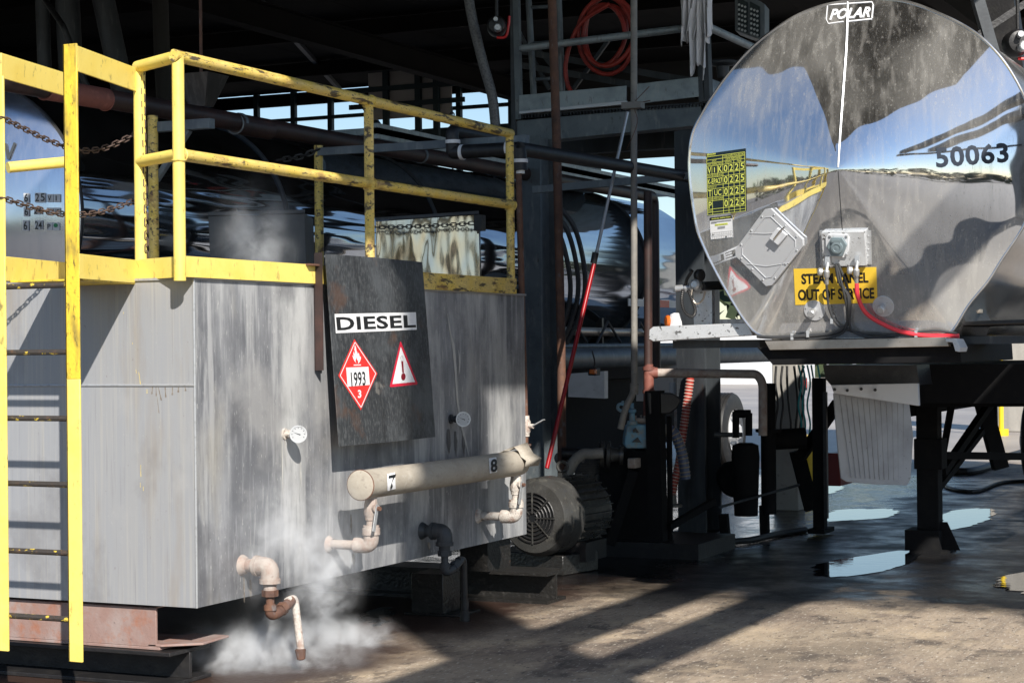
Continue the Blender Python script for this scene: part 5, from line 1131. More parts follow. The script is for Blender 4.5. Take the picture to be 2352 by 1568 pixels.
# uprights in front of the rack
def up(name, pts, D, r, m, label, cat='pipe', bands=()):
    q = [P(x, y, D=(D[i] if isinstance(D, list) else D)) for i, (x, y) in enumerate(pts)]
    return tag(MB().tube(bend(q, .08), r, 16).build(name, m), label, cat)
up('upright_pipe', [(1266, -60), (1279, 338), (1289, 800), (1291, 1120)], 15.4, .036, M['rust'], 'rusty upright pipe rising past the platform beam, left of the red hose')
u1 = P(1448, 400, D=15); 
hp = thing('hanging_pipe', 'grey upright pipe with a kinked lower end, passing the red hose coil', 'pipe', P(1456, 900, D=14.6))
q = [P(x, y, D=14.6) for x, y in ((1456, -60), (1456, 400), (1457, 898), (1437, 935), (1425, 985))]
MB().tube(bend(q, .06), .026, 16).build('pipe', M['grey_paint'], hp)
MB().cyl(P(1457, 880, D=14.6), P(1456, 905, D=14.6), .034).build('coupling', M['grey_paint'], hp)
a = P(1450, 245, D=14.6); g = MB(); g.box(a-V((.06, .06, .02)), a+V((.10, .03, .03))); g.build('bracket', M['grey_paint'], hp)
a = P(1452, 240, D=14.6); g = MB(); g.tube([a, a+V((.16, -.05, .12))], .003, 5); g.tube([a, a+V((.15, 0, .02))], .004, 5); g.tube(smooth_path([a, a+V((.06, -.05, -.15)), a+V((-.03, -.05, -.35))], 5), .003, 5); g.build('tie_wire', M['rust'], hp)
tp = thing('tee_pipe', 'dark upright pipe turning rusty red at a tee with a spotted branch', 'pipe', P(1490, 1100, D=15.2))
MB().tube([P(1488, 440, D=15.2), P(1489, 838, D=15.2)], .034, 16).build('pipe', M['brown_dark'], tp)
MB().tube([P(1490, 836, D=15.2), P(1487, 960, D=15.2)], .036, 16).build('pipe', M['red_rust'], tp)
g = MB(); g.cyl(P(1490, 842, D=15.2), P(1490, 850, D=15.2), .05); g.cyl(P(1490, 895, D=15.2), P(1490, 903, D=15.2), .05); g.cyl(P(1490, 845, D=15.2), P(1490, 900, D=15.2), .042); g.cyl(P(1490, 856, D=15.2), P(1510, 856, D=15.2), .044); g.build('tee', M['red_rust'], tp)
MB().tube(bend([P(1500, 856, D=15.2), P(1740, 859, D=15.4), P(1752, 880, D=15.4), P(1752, 1000, D=15.4)], .06), .036, 16).build('branch', M['beige_fit'], tp)
g = MB(); a = P(1477, 968, D=15); g.cyl(a+V((0, 0, .03)), a-V((0, 0, .0)), .085); g.cyl(a-V((0, 0, .08)), a-V((0, 0, .11)), .085); g.cyl(a, a-V((0, 0, .08)), .05)
for k in range(4): g.cyl(a+V((.06*math.cos(k*1.57+.6), .06*math.sin(k*1.57+.6), .05)), a+V((.06*math.cos(k*1.57+.6), .06*math.sin(k*1.57+.6), -.13)), .009)
g.build('flange', M['beige_fit'], tp)
# red and silver pole
pl = thing('extension_pole', 'long pole, bare metal above and glossy red below, leaning against the rack', 'pole', P(1258, 1070, D=14.3))
A1, A2, A3 = P(1441, 258, D=14.9), P(1366, 600, D=14.6), P(1256, 1075, D=14.2)
MB().tube([A1, A2], .013, 12).build('upper_tube', M['zinc'], pl); MB().tube([A2, A3], .017, 14).build('lower_tube', M['red_paint'], pl); MB().tube([P(1368, 580, D=14.6), P(1363, 605, D=14.6)], .026, 12).build('collar', M['rubber'], pl)
# red hose coil
rh = thing('hose_coil', 'red rubber hose coiled on a hook at the rack handrail', 'hose', P(1395, 70, Y=YP+.3)); g = MB(); pts = []
cc = P(1396, 78, Y=YP+.32); 
N_ = 130
for i in range(N_):
    t = i/(N_-1); a = R(100-360*3.3*t); rx = .235-.055*math.sin(t*9)+.03*t; rz = .31-.05*math.cos(t*7)+.02*t
    pts.append(cc+V((math.cos(a)*rx*1.0-.03*math.sin(t*8), -.08*t+.02*math.sin(t*30), math.sin(a)*rz-.02*t)))
tail = [pts[-1]]+[P(x, y, Y=YP+.24) for x, y in ((1306, 90), (1296, 140), (1303, 190), (1318, 218))]
g.tube(pts, .021, 10); g.build('coil', M['red_hose'], rh); g = MB(); g.tube(smooth_path([P(x, y, Y=YP+.22) for x, y in ((1400, 10), (1340, 48), (1312, 95), (1299, 150), (1304, 195), (1320, 222))], 8), .021, 10); g.build('tail', M['red_hose'], rh)
MB().tube([cc+V((0, .12, .34)), cc+V((0, -.05, .36)), cc+V((0, -.08, .42))], .012).build('hook', M['galv_dark'], rh)
# rags
def rag(x0, y0, pts, label):
    g = MB(); rows = 16; cols = 22; vs = []; fs = []
    (xl0, yt), (xr0, _), xl1, xr1, yb = pts
    for j in range(rows+1):
        t = j/rows
        for i in range(cols+1):
            s = i/cols; x = (xl0+(xl1-xl0)*t)*(1-s)+(xr0+(xr1-xr0)*t)*s
            y = yt+(yb-yt)*t*(1+.10*math.sin(s*7+x0)+.06*math.sin(s*17))
            q = P(x, y, Y=YP-.16); q.y += .045*math.sin(s*15+t*1.6+x0)+.02*math.sin(s*34+t*3); vs.append(q)
    for j in range(rows):
        for i in range(cols): k = j*(cols+1)+i; fs.append((k, k+1, k+cols+2, k+cols+1))
    g.add(vs, fs); o = g.build('rag', M['cloth']); o.modifiers.new('s', 'SOLIDIFY').thickness = .004; return tag(o, label, 'rag')
rag(0, 0, ((1560, -30), (1622, -30), 1562, 1596, 92), 'short left one of the white rags hung over the rack handrail')
rag(2, 0, ((1578, -20), (1630, -20), 1590, 1622, 158), 'long white rag hanging lowest, in the middle of the rack handrail corner')
rag(4, 0, ((1606, -30), (1634, -30), 1616, 1634, 84), 'narrow white rag at the right of the rag bunch')
# control box
cbx = thing('control_box', 'grey switch cabinet with rows of small buttons, above the polished trailer end', 'cabinet', P(1718, 90, Y=17.6))
g = MB(); q = [P(x, y, Y=17.6) for x, y in ((1688, -30), (1757, 10), (1757, 96), (1688, 70))]; g.prism(q, V((-.05, .3, 0))); g.build('case', M['galv'], cbx, bevel=.005)
for x0 in (1705, 1733):
    g = MB(); q = [P(x, y, Y=17.585) for x, y in ((x0-10, -8+(x0-1700)*.35), (x0+12, 4+(x0-1700)*.35), (x0+12, 76+(x0-1700)*.3), (x0-10, 66+(x0-1700)*.3))]; g.prism(q, V((0, .012, 0))); pn = g.build('button_panel', M['plate_black'], cbx)
    g = MB()
    for c in range(3):
        for r in range(6): q = P(x0-7+c*7, 10+r*11+(x0-1700)*.35+c*2.5, Y=17.57); g.lathe(q, (0, -1, 0), [(0, .012), (.01, .012)], 8)
    g.build('switch_rows', M['zinc'], pn)
# chain hoist
def hoist(p, r, label, redx):
    t = thing('chain_hoist', label, 'hoist', p); g = MB(); g.lathe(p, -fwd, [(-.12, r*.7), (-.10, r), (.02, r), (.06, r*.8), (.07, r*.4)], 24); g.build('housing', M['black_steel'], t)
    q = p-fwd*.08; MB().lathe(q-uc*r*.45+rc*r*.1, -fwd, [(0, r*.38), (.08, r*.38), (.09, r*.3)], 16).build('hub_cap', M['zinc'], t); MB().lathe(q+uc*r*.45-rc*r*.1, -fwd, [(0, r*.22), (.06, r*.22)], 14).build('hub_cap', M['zinc'], t)
    MB().tube(smooth_path([p+rc*redx*r*1.3+uc*r, p+rc*redx*r*1.2, p+rc*redx*r*.9-uc*r*1.1, p-uc*r*1.2], 5), .012).build('guard', M['tail_red'], t)
    MB().cyl(p+V((0, 0, r)), V((p.x, p.y, RZ-.3)), .015).build('hook_rod', M['black_steel'], t)
hoist(P(1141, 60, D=16.5), .085, 'black chain hoist with two silver caps, hanging left of the rack ladder', 1)
hoist(P(2338, 98, D=15.5), .11, 'black hoist with a silver cap, hanging at the top right behind the polished trailer', 1)
# hanging braided hose
q = [P(x, y, D=16.8) for x, y in ((1070, -60), (1082, 30), (1108, 140), (1130, 220), (1138, 290))]
tag(MB().tube(smooth_path(q, 8), .045, 12).build('braided_hose', M['hose_braid']), 'thick grey braided hose hanging between the roof and the lagged pipe', 'hose')
# roof struts at right
for (a_, b_, w_, lb) in (((2234, -40), (2300, 190), .10, 'grey diagonal roof strut rising behind the right shoulder of the polished trailer'), ((2248, 80), (2360, 5), .06, 'thin black cross strut at the top right corner')):
    tag(MB().beam(P(*a_, D=17), P(*b_, D=17), w_, w_).build('roof_strut', M['galv_dark'] if w_ > .08 else M['black_steel']), lb, 'strut')
tag(MB().beam(P(2290, -40, D=19), P(2330, 240, D=19), .32, .3).build('roof_post', M['black_steel']), 'broad dark leaning post behind the hoist at the top right', 'post')
# pipe cap on a short stub, just left of polished head
tag(MB().lathe(P(1660, 148, D=17.2), (0, 0, 1), [(-.12, .05), (-.02, .06), (.0, .13), (.02, .14), (.03, .12), (.035, 0)], 24, False).build('pipe_cap', M['galv_dark']), 'round dark cap on a short stub above the rack beam, next to the polished trailer', 'cap')
# bars at middle
tag(MB().beam(P(1225, 436, D=16.2), P(1600, 402, D=15.6), .045, .06).build('support_bar', M['galv']), 'grey support bar crossing from column to column under the rack', 'bar')
# black hoses looping left of rack column
for k, (dx, lb) in enumerate(((0, 'outer black hose looping behind the left rack column'), (-16, 'middle black hose looping behind the left rack column'), (-34, 'inner black hose looping behind the left rack column'))):
    q = [P(x+dx, y+k*8, D=17.8) for x, y in ((1278, 470), (1318, 520), (1340, 600), (1343, 670), (1325, 740), (1300, 790))]
    tag(MB().tube(smooth_path(q, 8), .024, 10).build('looped_hose', M['mirror_box'] if k == 5 else M['cable']), lb, 'hose', 'hoses looped behind the rack column')
# ------------------------------------------------------------------ pumps and motors on the slab
mt = thing('electric_motor', 'large oily grey electric motor with a round slotted fan cover, half behind the tank end', 'motor', P(1225, 1270, D=13.9))
mc = P(1228, 1188, D=13.7); axm = V((-.30, -.95, .0)).normalized(); axm = (V((-.10, -1, 0))).normalized()
r_ = .285
MB().lathe(mc, -axm, [(-.03, .17), (-.028, .18), (-.015, .255), (.03, r_), (.24, r_+.004), (.25, r_-.02), (.26, r_-.03)], 48, False).build('fan_cover', M['motor'], mt)
g = MB()
for i in range(6):
    r = .04+.028*i
    for k in range(8): g.torus(mc+axm*.032, axm, r, .006, 8, 5, k*45+4, k*45+41)
g.build('grille_ring', M['black_steel'], mt)
MB().lathe(mc+axm*.024, axm, [(0, .19), (.002, .0)], 40, False).build('grille_back', M['ink'], mt)
g = MB()
for k in range(8):
    a = R(k*45); x = V((1, -.1, 0)).normalized(); d = x*math.cos(a)+V((0, 0, 1))*math.sin(a); g.beam(mc+axm*.034+d*.03, mc+axm*.034+d*.19, .01, .006)
g.build('grille_spoke', M['motor'], mt)
g = MB(); b0 = mc-axm*.26; g.cyl(b0, b0-axm*.5, .235, n=32)
for k in range(28):
    a = R(k*12.86); x = V((1, -.1, 0)).normalized(); d = x*math.cos(a)+V((0, 0, 1))*math.sin(a); c = b0+d*.25
    g.beam(c, c-axm*.46, .008, .05, up=tuple(d))
g.build('finned_body', M['motor'], mt)
g = MB(); e = mc-axm*.42+V((0, 0, .29)); g.cyl(e-V((0, 0, .03)), e+V((0, 0, .01)), .035, n=8); g.torus(e+V((0, 0, .055)), (.3, -1, 0), .036, .013, 20, 8); g.build('lifting_eye', M['motor'], mt)
g = MB(); g.box(mc-axm*.35+V((-.24, -.1, -.34)), mc-axm*.55+V((.24, .1, -.2))); g.build('foot', M['black_steel'], mt)
g = MB(); a = P(1117, 1305, Z=.0); q = [V((-5.32, 12.25, 0)), V((-4.42, 12.25, 0)), V((-4.36, 12.75, 0)), V((-5.32, 12.75, 0))]
pa = P(1118, 1306, Z=0); pb = P(1293, 1322, Z=0); pc = P(1326, 1316, Z=0)
d_ = (pb-pa).normalized(); n_ = V((-d_.y, d_.x, 0))
hh = .145
q = [pa, pb, pc+n_*.25, pa+n_*.55]
tag(MB().prism(q, V((0, 0, hh))).build('plinth', M['tar'], None, bevel=.008), 'low tar coated block under the big motor', 'plinth')
# second pump group: curved outlet pipe with flange, dark finned motor, blue gear box on frame
pm = thing('transfer_pump', 'dark cast pump with a bent pale outlet pipe and a round flange', 'pump', P(1370, 1180, D=14.8))
q = [P(x, y, D=14.6) for x, y in ((1302, 1093), (1318, 1060), (1338, 1043), (1360, 1042), (1385, 1040))]
MB().tube(smooth_path(q, 6), .042, 18).build('outlet_pipe', M['grey_paint'], pm)
c = P(1388, 1043, D=14.8); g = MB(); ax = V((-.9, -.35, .05)).normalized(); g.lathe(c, ax, [(0, .105), (.03, .105), (.03, .06)], 28); g.lathe(c, -ax, [(.02, .105), (.045, .105), (.05, .06), (.12, .05), (.12, .075), (.15, .075)], 28)
for k in range(6):
    a = R(k*60+20); x = ax.cross(V((0, 0, 1))).normalized(); y = ax.cross(x); g.lathe(c+(x*math.cos(a)+y*math.sin(a))*.085, ax, [(0, .012), (.045, .012)], 6)
g.build('flange', M['motor'], pm)
MB().tube([P(1290, 1042, D=15.3), P(1540, 1042, D=15.3)], .05, 16).build('suction_pipe', M['black_steel'], pm)
MB().tube([P(1285, 1052, D=15.6), P(1345, 1050, D=15.2)], .05, 16).build('suction_pipe', M['grey_paint'], pm)
c = P(1362, 1090, D=15.2); g = MB(); g.lathe(c, -fwd, [(-.3, .14), (-.02, .15), (.0, .145), (.012, .12)], 28)
for k in range(-6, 7):
    w_ = math.sqrt(max(.13**2-(k*.019)**2, .0001)); g.beam(c-fwd*.014+uc*k*.019-rc*w_, c-fwd*.014+uc*k*.019+rc*w_, .008, .008)
g.build('motor_end', M['black_steel'], pm); MB().cyl(c+rc*.05-uc*.02, c+rc*.05-uc*.02-fwd*.05, .035).build('cap', M['ink'], pm)
g = MB(); c = P(1418, 1180, D=15.2); g.lathe(c, -fwd, [(-.5, .22), (-.1, .25), (0, .25), (.03, .21), (.05, .10)], 32); g.build('motor_body', M['black_steel'], pm)
g = MB(); p0 = P(1330, 1245, D=15); g.box((p0.x, p0.y, 0), (p0.x+1.0, p0.y+.9, .12)); g.build('base', M['black_steel'], pm)
gb = thing('gear_box', 'faded blue cast gear box with a small blue valve on top', 'pump', P(1462, 1025, D=14.9))
g = MB(); q = [P(x, y, D=14.9) for x, y in ((1436, 1000), (1440, 978), (1450, 974), (1520, 974), (1522, 1028), (1440, 1030), (1434, 1022))]; g.prism(q, fwd*.25); g.build('housing', M['blue_pump'], gb, bevel=.01)
g = MB(); g.prism([P(x, y, D=14.87) for x, y in ((1453, 987), (1460, 982), (1468, 993), (1462, 994), (1459, 989), (1456, 994))], fwd*.05); g.prism([P(x, y, D=14.87) for x, y in ((1452, 1015), (1465, 1004), (1473, 1016))], fwd*.05); g.build('recess_cover', M['black_steel'], gb)
g = MB(); g.lathe(P(1452, 975, D=14.9), (0, 0, 1), [(0, .045), (.03, .04), (.035, .025), (.09, .022), (.10, .034), (.12, .034), (.13, .016), (.17, .016)], 14); g.build('breather', M['blue_pump'], gb)
g = MB(); g.torus(P(1427, 935, D=14.8), (.5, -1, .2), .028, .013, 16, 8); g.cyl(P(1429, 930, D=14.8), P(1431, 920, D=14.8), .010); g.build('needle_valve', M['blue_pump'], gb)
MB().beam(P(1450, 1035, D=15.0), P(1450, 1250, D=15.0), .5, .1).build('stand', M['black_matte'], gb)
g = MB(); g.box(P(1440, 1052, D=14.8), P(1462, 1075, D=14.8)+V((0, .1, 0))); g.build('drain_block', M['beige_fit'], gb, bevel=.01)
# dark post frame with round guard
fr_ = thing('pump_frame', 'black welded frame with a rounded guard, between the pump and the right column', 'frame', P(1508, 1250, D=14.9))
MB().beam(P(1504, 897, D=14.9), P(1512, 1255, D=14.9), .12, .12, up=(0, 1, 0)).build('post', M['black_matte'], fr_)
g = MB(); q = [P(x, y, D=14.85) for x, y in ((1486, 900), (1545, 903), (1560, 912), (1564, 922), (1555, 938), (1538, 950), (1490, 952))]; g.prism(q, fwd*.3); g.build('guard', M['black_steel'], fr_, bevel=.01)
MB().beam(P(1537, 955, D=15), P(1540, 1260, D=15), .035, .035, up=(0, 1, 0)).build('post', M['black_matte'], fr_)
MB().beam(P(1455, 1080, D=14.9), P(1400, 1250, D=14.9), .08, .08).build('brace', M['black_matte'], fr_)
MB().beam(P(1537, 1210, D=14.9), P(1640, 1150, D=15.2), .05, .05).build('brace', M['black_matte'], fr_)
# white/rusty uprights just left of right column
tag(MB().beam(P(1558, 868, D=17.5), P(1560, 1000, D=17.5), .07, .07).build('rusty_post', M['beige_fit']), 'pale rust streaked post right beside the right column', 'post')
tag(MB().cyl(P(1546, 878, D=16.8), P(1546, 905, D=16.8), .035).build('pipe_stub', M['white_paint']), 'short white pipe stub above the rounded black guard', 'pipe')
# striped hoses
def ribbed(pts, D, r, m1, m2, name, label):
    t = thing(name, label, 'hose', P(*pts[-1], D=D)); q = smooth_path([P(x, y, D=D) for x, y in pts], 14)
    MB().tube(q, r, 12).build('tube', m1, t); g = MB(); d = 0; last = -1
    for a, b in zip(q, q[1:]):
        L = (b-a).length; k = 0
        while k < L:
            if d+k-last > r*.75: g.torus(a.lerp(b, k/L), (b-a), r+.001, r*.13, 14, 5); last = d+k
            k += r*.2
        d += L
    g.build('rib', m2, t); return t
M['red_rib'] = mat('red_ribbed', (.36, .05, .035), .5); M['pale_rib'] = mat('pale_rib', (.62, .50, .44), .5); M['blue_tube'] = mat('blue_ribbed', (.10, .13, .22), .5); M['tan_rib'] = mat('tan_rib', (.36, .30, .22), .5)
ribbed([(1588, 850), (1576, 940), (1566, 1010), (1560, 1060), (1548, 1110), (1543, 1140)], 16.4, .034, M['red_rib'], M['pale_rib'], 'ribbed_hose', 'red and white ribbed suction hose running down beside the right column')
ribbed([(1525, 985), (1545, 990), (1558, 1015), (1568, 1050), (1575, 1100)], 15.6, .042, M['blue_tube'], M['tan_rib'], 'ribbed_hose', 'blue and tan ribbed hose curving behind the right column')
tag(MB().cyl(P(1515, 985, D=15.6), P(1533, 989, D=15.6), .05).build('hose_cuff', M['grey_paint']), 'grey cuff on the blue and tan ribbed hose', 'fitting')
g = MB(); q = P(1543, 1150, D=16.3); g.lathe(q-V((0, 0, .05)), (0, 0, 1), [(0, .09), (.02, .09), (.03, .045), (.10, .04)], 16); tag(g.build('hose_coupling', M['grey_paint']), 'metal coupling at the foot of the red ribbed hose', 'fitting')
# right side pump group under trailer wing: black valve wheel pump
vp = thing('valve_pump', 'black pump set with an upright valve, in front of the white wheel rim', 'pump', P(1740, 1150, D=16.2))
g = MB(); q = P(1750, 1010, D=16.2); g.cyl(P(1764, 880, D=16.2), P(1766, 1180, D=16.2), .065, n=20); g.cyl(P(1765, 985, D=16.2), P(1765, 992, D=16.2), .11); g.build('riser', M['black_matte'], vp)
g = MB(); g.cyl(P(1690, 945, D=16.0), P(1690, 1005, D=16.0), .03); g.cyl(P(1720, 948, D=16.0), P(1720, 1000, D=16.0), .03); g.cyl(P(1686, 950, D=16.0), P(1724, 950, D=16.0), .035); g.lathe(P(1712, 1022, D=16.1), (0, 0, 1), [(-.6, .10), (-.1, .12), (0, .11), (.02, .06)], 20); g.build('valve', M['black_matte'], vp)
MB().tube([P(1640, 998, D=16), P(1705, 998, D=16)], .02).build('shaft', M['galv_dark'], vp)
MB().tube([P(1650, 1165, D=15.6), P(1835, 1113, D=16.4)], .012).build('tie_bar', M['galv_dark'], vp)
g = MB(); g.lathe(P(1690, 1100, D=16.4), -fwd, [(-.3, .14), (0, .16), (.04, .14)], 24); g.cyl(P(1760, 1010, D=16.4), P(1850, 1005, D=16.4), .09); g.build('casing', M['black_matte'], vp)
for k, (x0, y0_, x1, y1_, lb) in enumerate(((1662, 1180, 1668, 1245, 'a'), (1755, 1160, 1757, 1230, 'b'))): MB().beam(P(x0, y0_, D=16.2), P(x1, y1_, D=16.2), .07, .07).build('leg', M['black_matte'], vp)
# jack stand with cables
js = thing('jack_stand', 'tall black screw jack stand with a slanting brace, left of the pale mud flap', 'jack stand', P(1882, 1215, D=16.4))
MB().beam(P(1881, 868, D=16.4), P(1884, 1218, D=16.4), .10, .10, up=(0, 1, 0)).build('post', M['black_matte'], js)
MB().beam(P(1895, 900, D=16.3), P(1898, 1190, D=16.3), .03, .05, up=(0, 1, 0)).build('screw', M['rubber'], js)
MB().beam(P(1925, 925, D=16.4), P(1838, 1050, D=16.6), .08, .09).build('brace', M['black_matte'], js)
MB().beam(P(1830, 1035, D=16.8), P(1865, 1170, D=16.8), .12, .12).build('brace', M['black_matte'], js)
MB().box(P(1862, 1212, D=16.4)-V((0, .1, 0)), P(1906, 1222, D=16.4)+V((0, .15, 0))).build('base', M['black_matte'], js)
# concrete posts, ropes, cone-like barrel in the yard beyond
def gp(px, py): return P(px, py, Z=0)
cp = thing('concrete_post', 'pale concrete pillar hung with dark cables, under the left edge of the near trailer', 'post', P(1805, 1000, D=19))
q = P(1805, 960, D=19.0); g = MB(); g.box((q.x-.10, q.y-.13, 0), (q.x+.16, q.y+.13, 2.6)); g.build('shaft', M['concrete'], cp, bevel=.01)
for k in range(5):
    x = 1785+k*14; pts_ = [P(x+random.uniform(-6, 6), y, D=18.6-.05*k) for y in (840, 880, 930, 980, 1030)]; MB().tube(smooth_path(pts_, 6), .012, 6).build('cable', M['rubber'], cp)
for i, x in enumerate((1838, 1847, 1858, 1867, 1882)):
    MB_ = MB().tube(smooth_path([P(x+(3 if j % 2 else -4), y, D=18+.2*i) for j, y in enumerate((838, 880, 930, 975, 1020))][:(5 if i < 3 else 2)], 6), .009, 6).build('rope', M['teal_rope']); tag(MB_, 'thin teal rope hanging under the near trailer, beside the concrete pillar', 'rope', 'teal ropes hanging under the near trailer')
tl = thing('tail_light_box', 'small black lamp housing with a red lens, between the teal ropes', 'light', P(1842, 880, D=20)); MB().box(P(1834, 868, D=20), P(1848, 896, D=20)+V((0, .1, 0))).build('housing', M['rubber'], tl); MB().box(P(1842, 869, D=19.9), P(1850, 890, D=19.9)+V((0, .05, 0))).build('lens', M['tail_red'], tl)
br = thing('yellow_bin', 'bright yellow plastic bin in dappled sun, left of the jack stand', 'bin', P(1850, 1075, D=20))
q = P(1852, 1075, D=22); MB().lathe((q.x, q.y, 0), (0, 0, 1), [(0, .16), (.55, .19), (.57, .21), (.60, .21)], 24).build('body', M['yellow_plastic'], br)
rb = thing('red_crate', 'dark red metal box standing behind the mud flap', 'box', P(1915, 1100, D=19)); MB().box(P(1898, 1040, D=19), P(1935, 1115, D=19)+V((0, .4, 0))).build('body', M['trailer_red'], rb, bevel=.01)
cp2 = thing('concrete_column', 'square concrete column far back at the right edge, next to a yellow pole', 'column', P(2328, 990, D=36))
q = P(2331, 990, Z=0); MB().box((q.x-.42, q.y-.3, 0), (q.x+.42, q.y+.5, 5)).build('shaft', M['concrete'], cp2, bevel=.02)
q = P(2300, 1000, Z=0); yb = thing('yellow_pole', 'thin yellow pole on a round foot beside the far concrete column', 'pole', q)
MB().cyl(q, q+V((0, 0, 4)), .045, n=14).build('tube', M['yellow_plastic'], yb); MB().cyl(q, q+V((0, 0, .12)), .13, n=18).build('base', M['yellow_plastic'], yb)
q = P(1346, 640, D=70)
for k, px in enumerate((1417, 1431, 1446)):
    p = P(px, 492, D=75); t = thing('floodlight', ['left', 'middle', 'right'][k]+' one of the three small floodlights far off against the sky', 'light', (p.x, p.y, 0), 'distant floodlights'); MB().cyl((p.x, p.y, 0), p, .05, n=8).build('pole', M['galv'], t); MB().beam(p+V((-.12, 0, 0)), p+V((.12, 0, .16)), .12, .2).build('lamp_head', M['alu'], t)
p = P(1350, 440, D=75); t = thing('lamp_mast', 'slim orange topped mast far off in the bright gap', 'mast', (p.x, p.y, 0)); MB().cyl((p.x, p.y, 0), (p.x, p.y, P(1350, 395, D=75).z+3), .07, n=8).build('pole', M['orange_yellow'], t)
# amber lamp and white plate left of the pump
al = thing('turn_signal', 'square amber lamp hanging under the silver hose tube', 'light', P(1365, 853, D=17.5)); MB().box(P(1350, 845, D=17.5), P(1372, 862, D=17.5)+V((0, .08, 0))).build('housing', M['rubber'], al, bevel=.008); MB().box(P(1353, 848, D=17.45), P(1368, 859, D=17.45)+V((0, .04, 0))).build('lens', M['amber'], al, bevel=.006)
MB().tube(smooth_path([P(x, y, D=17.45) for x, y in ((1363, 846), (1366, 830), (1360, 806))], 5), .007).build('lead', M['rubber'], al)
wp = MB(); q = [P(x, y, D=19.5) for x, y in ((1306, 858), (1388, 852), (1388, 915), (1305, 911))]; wp.prism(q, V((0, .1, 0))); tag(wp.build('white_plate', M['white_paint']), 'white bolted plate in shade below the silver hose tube, right of the red pole', 'plate')
# distant yard: low buildings and tree line all round
M['leaf'] = mat('far_foliage', (.05, .07, .03), .9, 0, [((.03, .045, .02), 1.2, .4, .6, 1)])
def treeline(cx, cy, dx, dy, n, h, label, seed):
    rnd = random.Random(seed); g = MB()
    for i in range(n):
        t = i/n; bx_, by_ = cx+dx*t, cy+dy*t; hh_ = h*(.65+.5*noise.noise(Vector((t*9, seed, 0)))+.15*rnd.random())
        for k in range(26):
            p = V((bx_+rnd.gauss(0, 2.0), by_+rnd.gauss(0, 2.0), hh_*(1-rnd.random()**1.4))); s = rnd.uniform(.25, .9)
            d1 = V((rnd.gauss(0, 1), rnd.gauss(0, 1), rnd.gauss(0, 1))).normalized()*s; d2 = d1.cross(V((rnd.gauss(0, 1), rnd.gauss(0, 1), rnd.gauss(0, 1)))).normalized()*s
            g.add([p-d1, p+d2, p+d1, p-d2], [(0, 1, 2, 3)])
    o = g.build('tree_belt', M['leaf']); tag(o, label, 'trees', kind='stuff')
treeline(-90, -60, 200, 0, 150, 7, 'dark belt of trees beyond the yard, showing in the polished trailer end', 3)
treeline(60, 95, -140, 0, 120, 6, 'low green belt of trees far behind the loading bays', 5)
fb = thing('yard_building', 'long low pale building far behind the bays', 'building', (-30, 78, 0))
MB().box((-70, 78, 0), (-24, 84, 2.6)).build('wall', M['white_paint'], fb); MB().box((-70.3, 77.6, 2.6), (-23.7, 84.3, 2.8)).build('roof', M['galv_dark'], fb)
for k, (pts, lb) in enumerate((
    (((2130, 1062), (2200, 1082), (2262, 1074), (2310, 1050), (2380, 1030)), 'thick black hose snaking over the wet slab under the right beams'),
    (((2160, 1100), (2180, 1120), (2240, 1128), (2300, 1108), (2370, 1104)), 'thin black hose lying nearest the landing leg on the wet slab'),
    (((1600, 1262), (1640, 1246), (1720, 1240), (1790, 1225), (1850, 1216)), 'black hose lying on the dark slab in front of the pumps'))):
    r_ = (.05, .022, .028)[k]; tag(MB().tube(smooth_path([P(x, y, Z=r_) for x, y in pts], 8), r_, 10).build('ground_hose', M['rubber']), lb, 'hose')
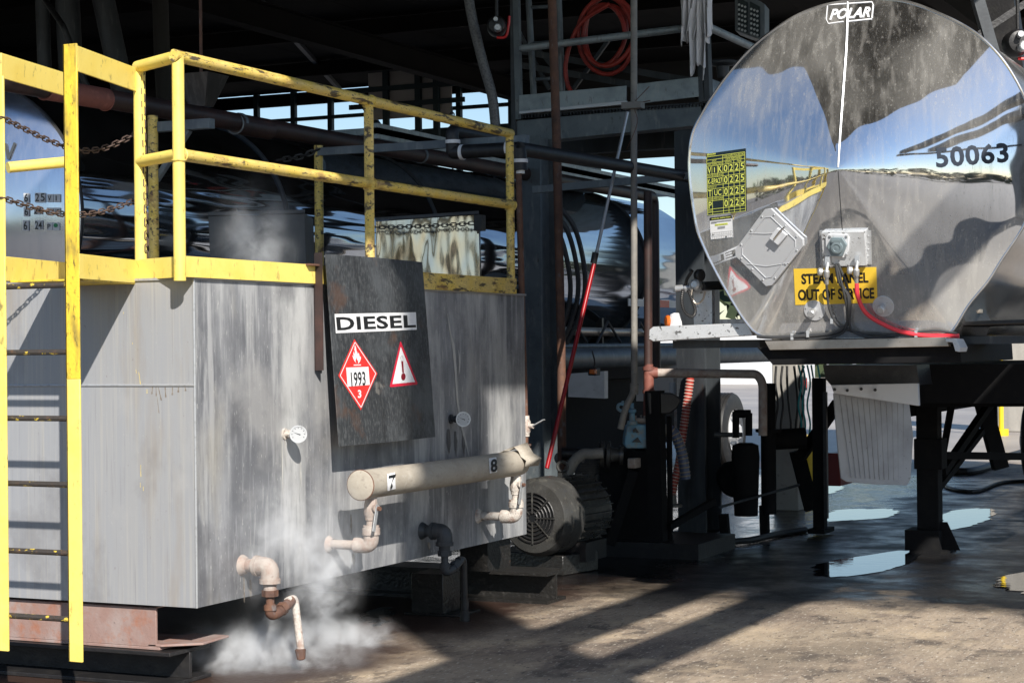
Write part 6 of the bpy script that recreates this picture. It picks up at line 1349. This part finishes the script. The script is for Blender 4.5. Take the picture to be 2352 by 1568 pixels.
# ------------------------------------------------------------------ steam
def steam(loc, rad, dens, sc, lo, hi, label, rot=(0, 0, 0), col=(.92, .94, .97), asym=0):
    bpy_me = bpy.data.meshes.new('steam'); g = MB(); vs = []; n = 16; m = 10
    g.lathe((0, 0, -1), (0, 0, 1), [(1-math.cos(math.pi*j/m), max(math.sin(math.pi*j/m), .001)) for j in range(m+1)], n, False)
    t_ = bpy.data.materials.new('steam_vapour'); t_.use_nodes = True; T = t_.node_tree; N = T.nodes; L = T.links; N.remove(N['Principled BSDF'])
    pv = N.new('ShaderNodeVolumePrincipled'); pv.inputs['Color'].default_value = (*col, 1); pv.inputs['Anisotropy'].default_value = -.15
    L.new(pv.outputs[0], N['Material Output'].inputs['Volume'])
    tc = N.new('ShaderNodeTexCoord'); ln_ = N.new('ShaderNodeVectorMath'); ln_.operation = 'LENGTH'; L.new(tc.outputs['Object'], ln_.inputs[0])
    mr = N.new('ShaderNodeMapRange'); mr.interpolation_type = 'SMOOTHSTEP'; mr.inputs['From Min'].default_value = 1; mr.inputs['From Max'].default_value = .0; L.new(ln_.outputs['Value'], mr.inputs['Value'])
    mp = N.new('ShaderNodeMapping'); mp.inputs['Scale'].default_value = tuple(sc*r for r in rad); mp.inputs['Location'].default_value = (loc[0], loc[1], loc[2]); L.new(tc.outputs['Object'], mp.inputs[0])
    nz_ = N.new('ShaderNodeTexNoise'); nz_.inputs['Scale'].default_value = 1; nz_.inputs['Detail'].default_value = 6; nz_.inputs['Roughness'].default_value = .66; nz_.inputs['Distortion'].default_value = .5; L.new(mp.outputs[0], nz_.inputs['Vector'])
    m2 = N.new('ShaderNodeMapRange'); m2.inputs['From Min'].default_value = lo; m2.inputs['From Max'].default_value = hi; L.new(nz_.outputs['Fac'], m2.inputs['Value'])
    pw = N.new('ShaderNodeMath'); pw.operation = 'POWER'; L.new(mr.outputs[0], pw.inputs[0]); pw.inputs[1].default_value = 1.6; mu = N.new('ShaderNodeMath'); mu.operation = 'MULTIPLY'; L.new(pw.outputs[0], mu.inputs[0]); L.new(m2.outputs[0], mu.inputs[1])
    mv = N.new('ShaderNodeMath'); mv.operation = 'MULTIPLY'; L.new(mu.outputs[0], mv.inputs[0]); mv.inputs[1].default_value = dens; L.new(mv.outputs[0], pv.inputs['Density'])
    o = g.build('steam', t_); o.location = loc; o.scale = rad; o.rotation_euler = rot; return tag(o, label, 'steam', kind='stuff')
steam(P(620, 1500, D=9.85), (.72, .38, .30), 15, 8, .44, .76, 'thick white steam lying on the ground below the near tank corner', (0, 0, R(25)))
steam(P(735, 1370, D=10.05), (.27, .27, .54), 14, 8.5, .45, .75, 'steam column rising between the ground and the leaking fitting', (0, R(28), 0))
steam(P(748, 1328, D=10.0), (.07, .07, .26), 22, 12, .36, .62, 'short steam jet leaving the fitting below the lagged pipe', (0, R(38), R(25)))
steam(P(560, 1505, D=9.7), (.34, .3, .20), 12, 9, .43, .70, 'torn steam wisps at the left of the ground steam, beside the skid', (0, 0, R(25)))
steam(P(680, 1240, D=9.55), (.56, .24, .50), 8, 6, .42, .72, 'thin steam veil drifting across the lower tank side', (0, 0, R(25)))
steam(P(590, 560, D=10.9), (.34, .34, .52), 5.5, 6.5, .42, .74, 'faint steam puff over the tank top, in front of the dim hatch box')
steam(P(800, 1470, D=10.6), (.42, .4, .18), 14, 7, .42, .68, 'low wisp of steam right of the thick ground steam', (0, 0, R(25)))
